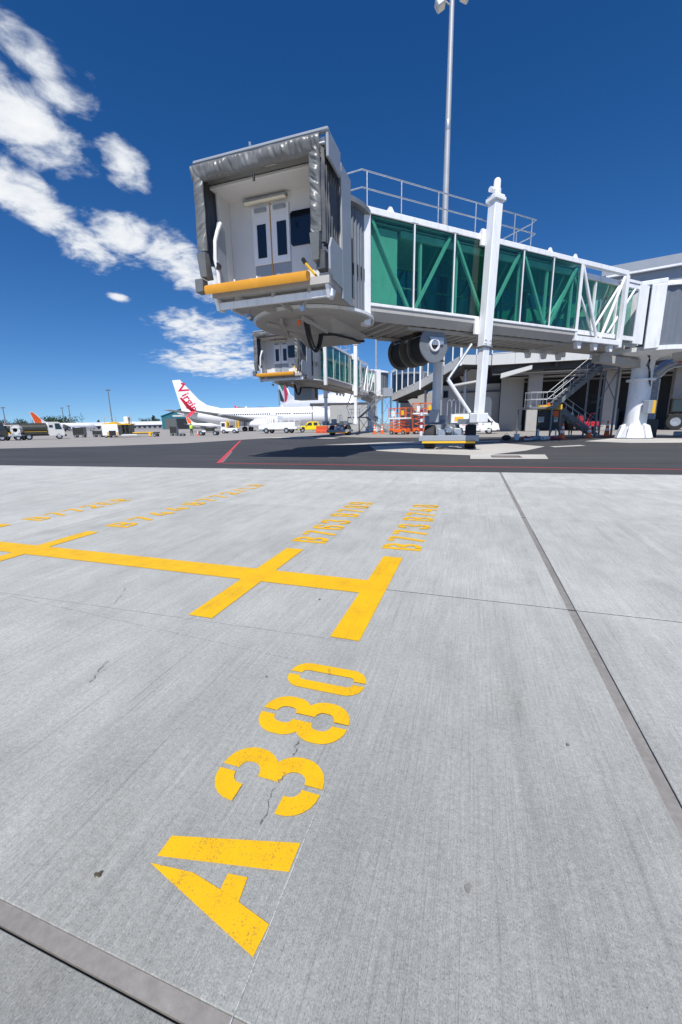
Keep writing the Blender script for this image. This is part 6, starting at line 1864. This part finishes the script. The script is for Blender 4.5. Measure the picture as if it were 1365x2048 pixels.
def jet(loc, rz, label, L=39.5, R0=2.12, k=1.0, fin=WHITE2, body=WHITE2, windows=True, winglet=None, tail_up=0.0, engines=True, zc=3.45, fin_poly=None, scale=1.0):
    A_ = empty('parked_jet', loc, rz, label, 'airliner')
    A_.scale = (scale,) * 3
    Rn = R0
    st = [(0, .12, zc + 1.25), (.6, .36, zc + 1.2), (3, .42 * Rn, zc + .95), (6, .66 * Rn, zc + .58), (9.5, .88 * Rn, zc + .22), (13, Rn, zc), (L - 6.2, Rn, zc), (L - 4.4, .965 * Rn, zc - .03),
          (L - 2.9, .83 * Rn, zc - .18), (L - 1.5, .60 * Rn, zc - .38), (L - .5, .33 * Rn, zc - .55), (L, .05, zc - .62)]
    n = 28
    b = MB()
    rings = []
    for x, r, z in st:
        rings.append([(x, r * cos(2 * pi * q / n), z + r * 1.03 * sin(2 * pi * q / n)) for q in range(n)])
    b.loft(rings)
    b.build('fuselage', body, A_, smooth=50)
    # cabin windows: real, slightly proud panes, too small to pick apart
    if windows:
        b = MB()
        x = 10.5
        while x < L - 5.6:
            if not (L * .60 < x < L * .60 + .9 or L * .72 < x < L * .72 + .9):
                for s in (-1, 1):
                    rr = Rn if x > 12.9 else Rn * (.88 + .12 * (x - 9.5) / 3.4)
                    zz = zc + .48
                    yy = s * (math.sqrt(max(.1, rr * rr - .48 ** 2 / 1.06)) + .012)
                    b.box(x - .16, x + .16, min(yy, yy - s * .05), max(yy, yy - s * .05), zz - .22, zz + .22)
            x += .54
        b.build('cabin_windows', DGLASS, A_, kind='stuff')
        for s in (-1, 1):
            for xa, ya, zz in ((L - 2.35, .70, .55), (L - 1.85, .53, .5)):
                b = MB()
                b.add([(xa - .22, s * (ya * Rn + .05), zc + zz - .1), (xa + .25, s * (ya * Rn - .12), zc + zz - .18), (xa + .2, s * (ya * Rn - .2), zc + zz + .14), (xa - .22, s * (ya * Rn - .12), zc + zz + .22),
                       (xa - .22, s * (ya * Rn - .2), zc + zz - .1), (xa + .25, s * (ya * Rn - .3), zc + zz - .18), (xa + .2, s * (ya * Rn - .4), zc + zz + .14), (xa - .22, s * (ya * Rn - .3), zc + zz + .22)],
                      [(0, 1, 2, 3), (7, 6, 5, 4), (0, 4, 5, 1), (1, 5, 6, 2), (2, 6, 7, 3), (3, 7, 4, 0)])
                b.build('cockpit_window', DGLASS, A_)
    # fin with dorsal fillet
    fp = fin_poly or [(1.2, zc + 1.4), (-.5, zc + 9.0), (1.4, zc + 9.1), (5.7, zc + 4.3), (7.6, zc + 3.0), (12.0, zc + 1.95), (12.0, zc + 1.6)]
    b = MB(); b.prism(fp, -.13, .13, 'y'); fin_o = b.build('fin', fin, A_)
    # tailplane
    for s in (-1, 1):
        b = MB(); wing_loft(b, [(6.4, 2.0, s * .35, zc + 1.0, .3), (1.6, -.2, s * 7.1, zc + 1.75, .12)]); b.build('tailplane', WINGGREY, A_, smooth=40)
        b = MB(); wing_loft(b, [(L * .60, L * .405, s * 1.6, zc - 1.05, 1.0), (L * .50, L * .385, s * 5.8, zc - .55, .6), (L * .30, L * .26, s * 17.0, zc + 1.0, .25)]); b.build('wing', WINGGREY, A_, smooth=40)
        if winglet:
            wl = MB(); wing_loft(wl, [(L * .298, L * .262, s * 17.05, zc + 1.0, .14), (L * .278, L * .25, s * 17.5, zc + 1.6, .12), (L * .235, L * .222, s * 18.0, zc + 3.6, .06)])
            wl.build('winglet', winglet, A_, smooth=40)
            wl = MB(); wing_loft(wl, [(L * .293, L * .265, s * 17.1, zc + .95, .1), (L * .26, L * .245, s * 17.6, zc - .15, .05)]); wl.build('lower_winglet', winglet, A_)
        if engines:
            b = MB(); b.lathe([(.2, L * .47), (.62, L * .48), (.85, L * .52), (1.06, L * .60), (1.08, L * .64), (.98, L * .655), (.9, L * .645), (.86, L * .60), (0, L * .60)], 26, c=(0, s * 4.9, zc - 1.75), axis='x'); b.build('engine', WHITE2, A_, smooth=40)
            b = MB(); b.box(L * .48, L * .60, s * 4.9 - .12, s * 4.9 + .12, zc - .95, zc - .55); b.build('pylon', WHITE2, A_)
            for q in range(3):
                yy = s * (7.6 + q * 2.6)
                b = MB(); b.lathe([(0, L * .40 - q * .9), (.22, L * .42 - q * .9), (.2, L * .45 - q * .9), (0, L * .47 - q * .9)], 10, c=(-.8, yy, zc - .45 + q * .33), axis='x'); b.build('flap_fairing', WINGGREY, A_, smooth=40)
        # main gear
        b = MB(); b.tube((L * .44, s * 2.8, .5), (L * .44, s * 2.8, zc - .6), .13, n=8); b.build('gear_leg', GALVD, A_)
        for yy in (-.38, .38):
            b = MB(); b.lathe([(.25, -.16), (.5, -.16), (.555, -.08), (.555, .08), (.5, .16), (.25, .16)], 18, c=(L * .44, s * 2.8 + yy, .56), axis='y'); b.build('wheel', RUBBER, A_, smooth=40)
    b = MB(); b.tube((L - 4.0, 0, .4), (L - 4.0, 0, zc - 1.6), .1, n=8); b.build('gear_leg', GALVD, A_)
    for yy in (-.22, .22):
        b = MB(); b.lathe([(.2, -.1), (.34, -.1), (.36, 0), (.34, .1), (.2, .1)], 16, c=(L - 4.0, yy, .365), axis='y'); b.build('wheel', RUBBER, A_, smooth=40)
    return A_, fin_o


u = Vector((cos(radians(15.6)), sin(radians(15.6))))
J, finj = jet((-32.2 - 39.2 * u.x, 94.6 - 39.2 * u.y, 0), radians(15.6), 'white jet with red lettered tail and red winglet parked across the apron', winglet=REDT)
th = radians(-60)
Mt = Matrix(((cos(th), -sin(th), 0, 1.62), (0, 0, -1, -.142), (sin(th), cos(th), 0, 10.35), (0, 0, 0, 1)))
text_obj('tail_lettering', 'V', 3.5, REDT, finj, Mt @ Matrix.Translation((0, .12, 0)), 0.1, bold=.05)
text_obj('tail_lettering', 'irgin', 2.85, REDT, finj, Mt @ Matrix.Translation((3.6, -.02, 0)), 0.1, sx=.98, bold=.045)
b = MB(); b.T = Mt
b.prism([(1.6, -1.35), (2.6, -1.2), (3.6, -1.28), (4.6, -1.5), (4.6, -1.64), (3.6, -1.44), (2.6, -1.36), (1.6, -1.48)], .0, .012); b.build('tail_swoosh', REDT, finj)
b = MB(); b.T = Mt; b.prism([(-1.35, .75), (-.8, 1.35), (-.35, 1.25), (-.95, .6)], .001, .013); b.build('tail_swoosh', REDT, finj)
# antenna blades
for x in (17.0, 26.0):
    b = MB(); b.prism([(x, 5.4), (x + .6, 5.4), (x + .35, 6.0), (x + .1, 6.0)], -.05, .05, 'y'); b.build('antenna', WHITE, J)

# large jet with striped tail behind: nose turned towards the terminal
hd2 = radians(-45.8)
base = Vector((-60.9, 129.0)) - Vector((cos(hd2), sin(hd2))) * 5.0
E_, fine = jet((base.x - 1.6, base.y - .5, 0), hd2, 'wide white jet behind with green, white, black and red striped tail', L=52.0, R0=3.1, zc=5.2, windows=False, engines=True, scale=1.10,
               fin_poly=[(2.0, 7.2), (-.8, 18.4), (2.8, 18.5), (10.5, 10.2), (15.5, 8.6), (15.5, 7.9), (2.0, 7.2)])
for s in (-1, 1):
    y0 = s * .135
    for nm, m_, poly in (('tail_band', TAILGREEN, [(.35, 15.3), (3.6, 15.4), (5.6, 12.7), (5.0, 11.3), (2.4, 13.1), (.6, 14.2)]),
                         ('tail_band', REDT, [(6.0, 13.4), (7.9, 12.5), (9.6, 10.4), (8.6, 8.8), (6.8, 7.6), (5.5, 7.6), (6.2, 9.2), (6.0, 11.0), (5.3, 12.1)]),
                         ('tail_band', TAILBLACK, [(.9, 12.6), (1.3, 10.6), (1.8, 8.8), (5.2, 8.0), (5.6, 8.8), (3.6, 10.6), (2.3, 11.9)])):
        b = MB(); b.prism(poly, min(y0, y0 + s * .012), max(y0, y0 + s * .012), 'y'); b.build(nm, m_, fine)

# distant jets with orange tails
D1, f1 = jet((-231.0, 160.5, 0), radians(74), 'distant white jet with orange tail standing behind the dark tank truck', L=37.6, windows=False, scale=.88)
b = MB(); b.prism([(1.5, 5.6), (-.3, 12.2), (1.3, 12.2), (4.9, 8.0), (5.0, 5.6)], -.15, -.131, 'y'); b.build('tail_panel', TAILORANGE, f1)
D3, f3 = jet((-172.0, 214.0, 0), radians(14), 'small distant propeller plane with orange tail under the jet wing', L=37.6, windows=False, scale=.62, engines=False)
b = MB(); b.prism([(1.5, 5.6), (-.3, 12.2), (1.3, 12.2), (4.9, 8.0), (5.0, 5.6)], -.15, -.131, 'y'); b.build('tail_panel', TAILORANGE, f3)

# ------------------------------------------------------------------ far buildings
HG = empty('aircraft_hangar', (-181, 221, 0), radians(18), 'teal aircraft hangar with pitched roof and dark open doorway at left behind the jet tail', 'hangar')
W_, D_ = 27.0, 30.0
b = MB(); b.prism([(-W_ / 2, 0), (W_ / 2, 0), (W_ / 2, 8.4), (1.0, 12.4), (-1.0, 12.4), (-W_ / 2, 8.4)], .3, D_, 'y'); b.build('walls', TEAL, HG)
for s in (-1, 1):
    b = MB(); b.add([(s * (W_ / 2 + .5), -.3, 8.3), (0, -.3, 12.8), (0, D_ + .3, 12.8), (s * (W_ / 2 + .5), D_ + .3, 8.3), (s * (W_ / 2 + .5), -.3, 8.6), (0, -.3, 13.1), (0, D_ + .3, 13.1), (s * (W_ / 2 + .5), D_ + .3, 8.6)],
                    [(0, 1, 2, 3), (7, 6, 5, 4), (0, 4, 5, 1), (1, 5, 6, 2), (2, 6, 7, 3), (3, 7, 4, 0)]); b.build('roof', mat('hangar_roof', (.03, .17, .21), .5), HG)
b = MB(); b.box(-3.6, 5.0, .02, .29, 0, 6.8); b.build('doorway', BLACK, HG)
for x0, x1 in ((-11.5, -3.8), (5.2, 12.5)):
    b = MB(); b.box(x0, x1, .05, .29, 0, 7.0); b.build('sliding_door', mat('hangar_door', (.10, .11, .11), .6), HG)
b = MB(); b.box(-6, 8.5, .1, .29, 8.0, 9.0); b.build('sign_band', PALEPANEL, HG)

WB = empty('terminal_annex', (-270, 256, 0), radians(18.3), 'very long low white building on the horizon between the grey jet and teal hangar', 'building')
b = MB(); b.box(-41, 42, 0, 12, 0, 3.6); b.build('walls', mat('annex_wall', (.24, .24, .25), .7), WB)
b = MB(); b.add([(-42, -1, 3.6), (43, -1, 3.6), (43, 13, 3.6), (-42, 13, 3.6), (-42, -1, 5.0), (43, -1, 5.0), (43, 6, 6.4), (-42, 6, 6.4), (43, 13, 5.0), (-42, 13, 5.0)],
                [(0, 3, 2, 1), (0, 1, 5, 4), (4, 5, 6, 7), (7, 6, 8, 9), (2, 3, 9, 8), (1, 2, 8, 6, 5), (3, 0, 4, 7, 9)]); b.build('roof', WHITE2, WB)
for k in range(20):
    b = MB(); b.box(-39 + k * 4.1, -37 + k * 4.1, -.06, -.01, 1.2, 2.8); b.build('window', DGLASS, WB)
GS = empty('storage_shed', (-300, 175, 0), radians(25), 'long rust roofed shed on the horizon at the far left edge', 'shed')
b = MB(); b.box(-14, 14, 0, 10, 0, 3.4); b.build('walls', CONCW, GS)
b = MB(); b.prism([(-1, 3.4), (11, 3.4), (5, 6.0)], -14.5, 14.5, 'x'); b.build('roof', mat('rust_roof', (.20, .09, .07), .7), GS)


# ------------------------------------------------------------------ trees on the horizon
def tree(loc, h, w, label, seed, tall=False):
    r = random.Random(seed)
    R_ = empty('tree', loc, r.uniform(0, 6), label, 'tree', 'trees along the horizon')
    b = MB(); b.tube((0, 0, 0), (0, 0, h * .45), h * .035, h * .02, n=7)
    for k in range(4):
        a = r.uniform(0, 6.28); b.tube((0, 0, h * .3), (cos(a) * w * .3, sin(a) * w * .3, h * .62), h * .015, h * .008, n=5)
    b.build('trunk', BARK, R_)
    vs, fs = [], []
    lobes = [(r.gauss(0, w * .24), r.gauss(0, w * .24), h * r.uniform(.42, .86), w * r.uniform(.16, .3)) for _ in range(11)]
    if tall: lobes = [(r.gauss(0, w * .1), r.gauss(0, w * .1), h * (.2 + .75 * k / 10), w * .3 * (1.1 - .08 * k)) for k in range(11)]
    for lx, ly, lz, lr in lobes:
        for _ in range(70):
            d = Vector((r.gauss(0, 1), r.gauss(0, 1), r.gauss(0, .8))).normalized() * lr * r.uniform(.55, 1.08)
            c = Vector((lx, ly, lz)) + d
            s_ = r.uniform(.3, .75) * h * .05
            e = Euler((r.uniform(0, 6), r.uniform(0, 6), r.uniform(0, 6))).to_matrix()
            i = len(vs)
            vs += [c + e @ Vector(p) for p in ((-s_, -s_, 0), (s_, -s_ * .7, .1 * s_), (s_ * .8, s_, 0), (-s_ * .9, s_ * .8, -.1 * s_))]
            fs.append((i, i + 1, i + 2, i + 3))
    me = bpy.data.meshes.new('crown'); me.from_pydata(vs, [], fs); me.materials.append(LEAF)
    o = bpy.data.objects.new('crown', me); COL.objects.link(o); o.parent = R_
    return R_


def az(px_az, dist):
    a = radians(px_az)
    return (sin(a) * dist, cos(a) * dist, 0)


TREES = [(-370.5, 232.7, 9, 13, False, 'low dark bush tree at the far left edge above the parked dark truck'), (-366.7, 244.7, 10, 16, False, 'broad dark tree immediately left of the orange tailed jet'), (-347.6, 250.9, 11, 16, False, 'round dark tree immediately right of the orange jet tail'), (-348.1, 256.1, 12, 15, False, 'tallest round tree behind the white cab of the dark tank truck'), (-323.9, 247.9, 10, 14, False, 'dark tree behind the two close masts, left one'), (-323.2, 253.5, 12, 16, False, 'broad dark tree behind the two close masts'), (-312.9, 251.5, 8, 8, False, 'small dark tree at the right end of the left tree belt'), (-373.6, 328.1, 10, 8, True, 'slim dark conifer, first right of the tree belt above the white roof'), (-381.1, 325.6, 7, 7, False, 'tiny dark tree peeping over the white roof by the tree belt'), (-328.4, 342.8, 10, 11, False, 'dark tree above the white roof, left of the hangar pair'), (-322.8, 344.6, 10, 12, False, 'dark flat tree above the white roof close to the hangar'), (-318.8, 345.9, 14, 7, True, 'slim dark conifer above the white roof beside the hangar'), (-314.8, 347.2, 11, 10, False, 'dark tree touching the left edge of the teal hangar'), (-333.9, 341.0, 7, 8, False, 'small dark tree over the middle of the long white roof')]
for k, (x, y, h_, w_, tall, lab) in enumerate(TREES):
    tree((x, y, 0), h_, w_, lab, 100 + k, tall)


# ------------------------------------------------------------------ people
def person(loc, rz, label, top, legs, hat=None, stride=.16):
    R_ = empty('person', loc, rz, label, 'person')
    J_ = {'pel': (0, 0, .95, .145), 'bel': (.0, 0, 1.10, .145), 'che': (.01, 0, 1.33, .165), 'nek': (.02, 0, 1.50, .062), 'hd0': (.035, 0, 1.60, .085), 'hd1': (.035, 0, 1.70, .085),
          'sl': (0, .19, 1.42, .062), 'el': (-.03, .25, 1.14, .047), 'hl': (.07, .24, .90, .038), 'sr': (0, -.19, 1.42, .062), 'er': (.05, -.26, 1.15, .047), 'hr': (.22, -.20, 1.02, .038),
          'pl': (0, .09, .88, .10), 'kl': (stride * .55, .10, .49, .068), 'al': (stride * .5, .10, .09, .047), 'tl': (stride * .5 + .17, .11, .04, .04),
          'pr': (0, -.09, .88, .10), 'kr': (-stride * .2, -.10, .49, .068), 'ar': (-stride, -.10, .10, .047), 'tr': (-stride + .17, -.11, .04, .04)}
    names = list(J_)
    E_ = [('pel', 'bel'), ('bel', 'che'), ('che', 'nek'), ('nek', 'hd0'), ('hd0', 'hd1'), ('che', 'sl'), ('sl', 'el'), ('el', 'hl'), ('che', 'sr'), ('sr', 'er'), ('er', 'hr'),
          ('pel', 'pl'), ('pl', 'kl'), ('kl', 'al'), ('al', 'tl'), ('pel', 'pr'), ('pr', 'kr'), ('kr', 'ar'), ('ar', 'tr')]
    me = bpy.data.meshes.new('body')
    me.from_pydata([J_[n][:3] for n in names], [(names.index(a), names.index(b_)) for a, b_ in E_], [])
    o = bpy.data.objects.new('body', me); COL.objects.link(o); o.parent = R_
    md = o.modifiers.new('Skin', 'SKIN'); md.use_smooth_shade = True
    for i, n in enumerate(names):
        sv = me.skin_vertices[0].data[i]; sv.radius = (J_[n][3], J_[n][3]); sv.use_root = (n == 'pel')
    ms = o.modifiers.new('Subsurf', 'SUBSURF'); ms.levels = ms.render_levels = 1
    m = bpy.data.materials.new('clothes'); m.use_nodes = True; nt = m.node_tree
    t = N(nt, 'ShaderNodeTexCoord'); sp = N(nt, 'ShaderNodeSeparateXYZ'); nt.links.new(t.outputs['Object'], sp.inputs[0])
    z = sp.outputs[2]
    c = mixc(nt, math_n(nt, 'GREATER_THAN', z, .12), (.02, .02, .02), legs)
    c = mixc(nt, math_n(nt, 'GREATER_THAN', z, 1.0), c, top)
    c = mixc(nt, math_n(nt, 'GREATER_THAN', z, 1.50), c, (.45, .27, .19))
    nt.links.new(c, nt.nodes['Principled BSDF'].inputs['Base Color']); nt.nodes['Principled BSDF'].inputs['Roughness'].default_value = .7
    me.materials.append(m)
    b = MB(); b.lathe([(.165, 1.0), (.185, 1.15), (.20, 1.33), (.17, 1.46), (.10, 1.50)], 18); b.T = None
    v = b.build('vest', HIVIS, R_, smooth=60); v.scale = (.95, 1.12, 1)
    b = MB(); b.lathe([(.178, 1.14), (.19, 1.145), (.192, 1.19), (.18, 1.195)], 18); bb = b.build('reflective_band', PALEPANEL, v, smooth=60)
    b = MB(); b.lathe([(.10, 1.66), (.115, 1.72), (.095, 1.79), (.04, 1.82), (0, 1.825)] if hat else [(.098, 1.68), (.098, 1.74), (.07, 1.79), (0, 1.80)], 16, c=(.03, 0, 0)); b.build('hard_hat' if hat else 'hair', hat or BARK, R_, smooth=60)
    b = MB(); b.prism([(.115, 1.655), (.15, 1.64), (.115, 1.63)], -.015, .015, 'y'); b.build('nose', SKINM, R_)
    for s in (-1, 1):
        b = MB(); b.box(.108, .118, s * .035 - .01, s * .035 + .01, 1.67, 1.685); b.build('eye', BLACK, R_)
    return R_


person((-39.3, 49.8, 0), 2.6, 'person in a lime hi-vis vest and dark trousers beside a small orange cone', (.45, .72, .03), (.02, .025, .035))
person((7.6, 37.6, 0), 1.2, 'person in a white hard hat and hi-vis vest working in shade under the stair', (.5, .35, .05), (.10, .06, .03), WHITE)
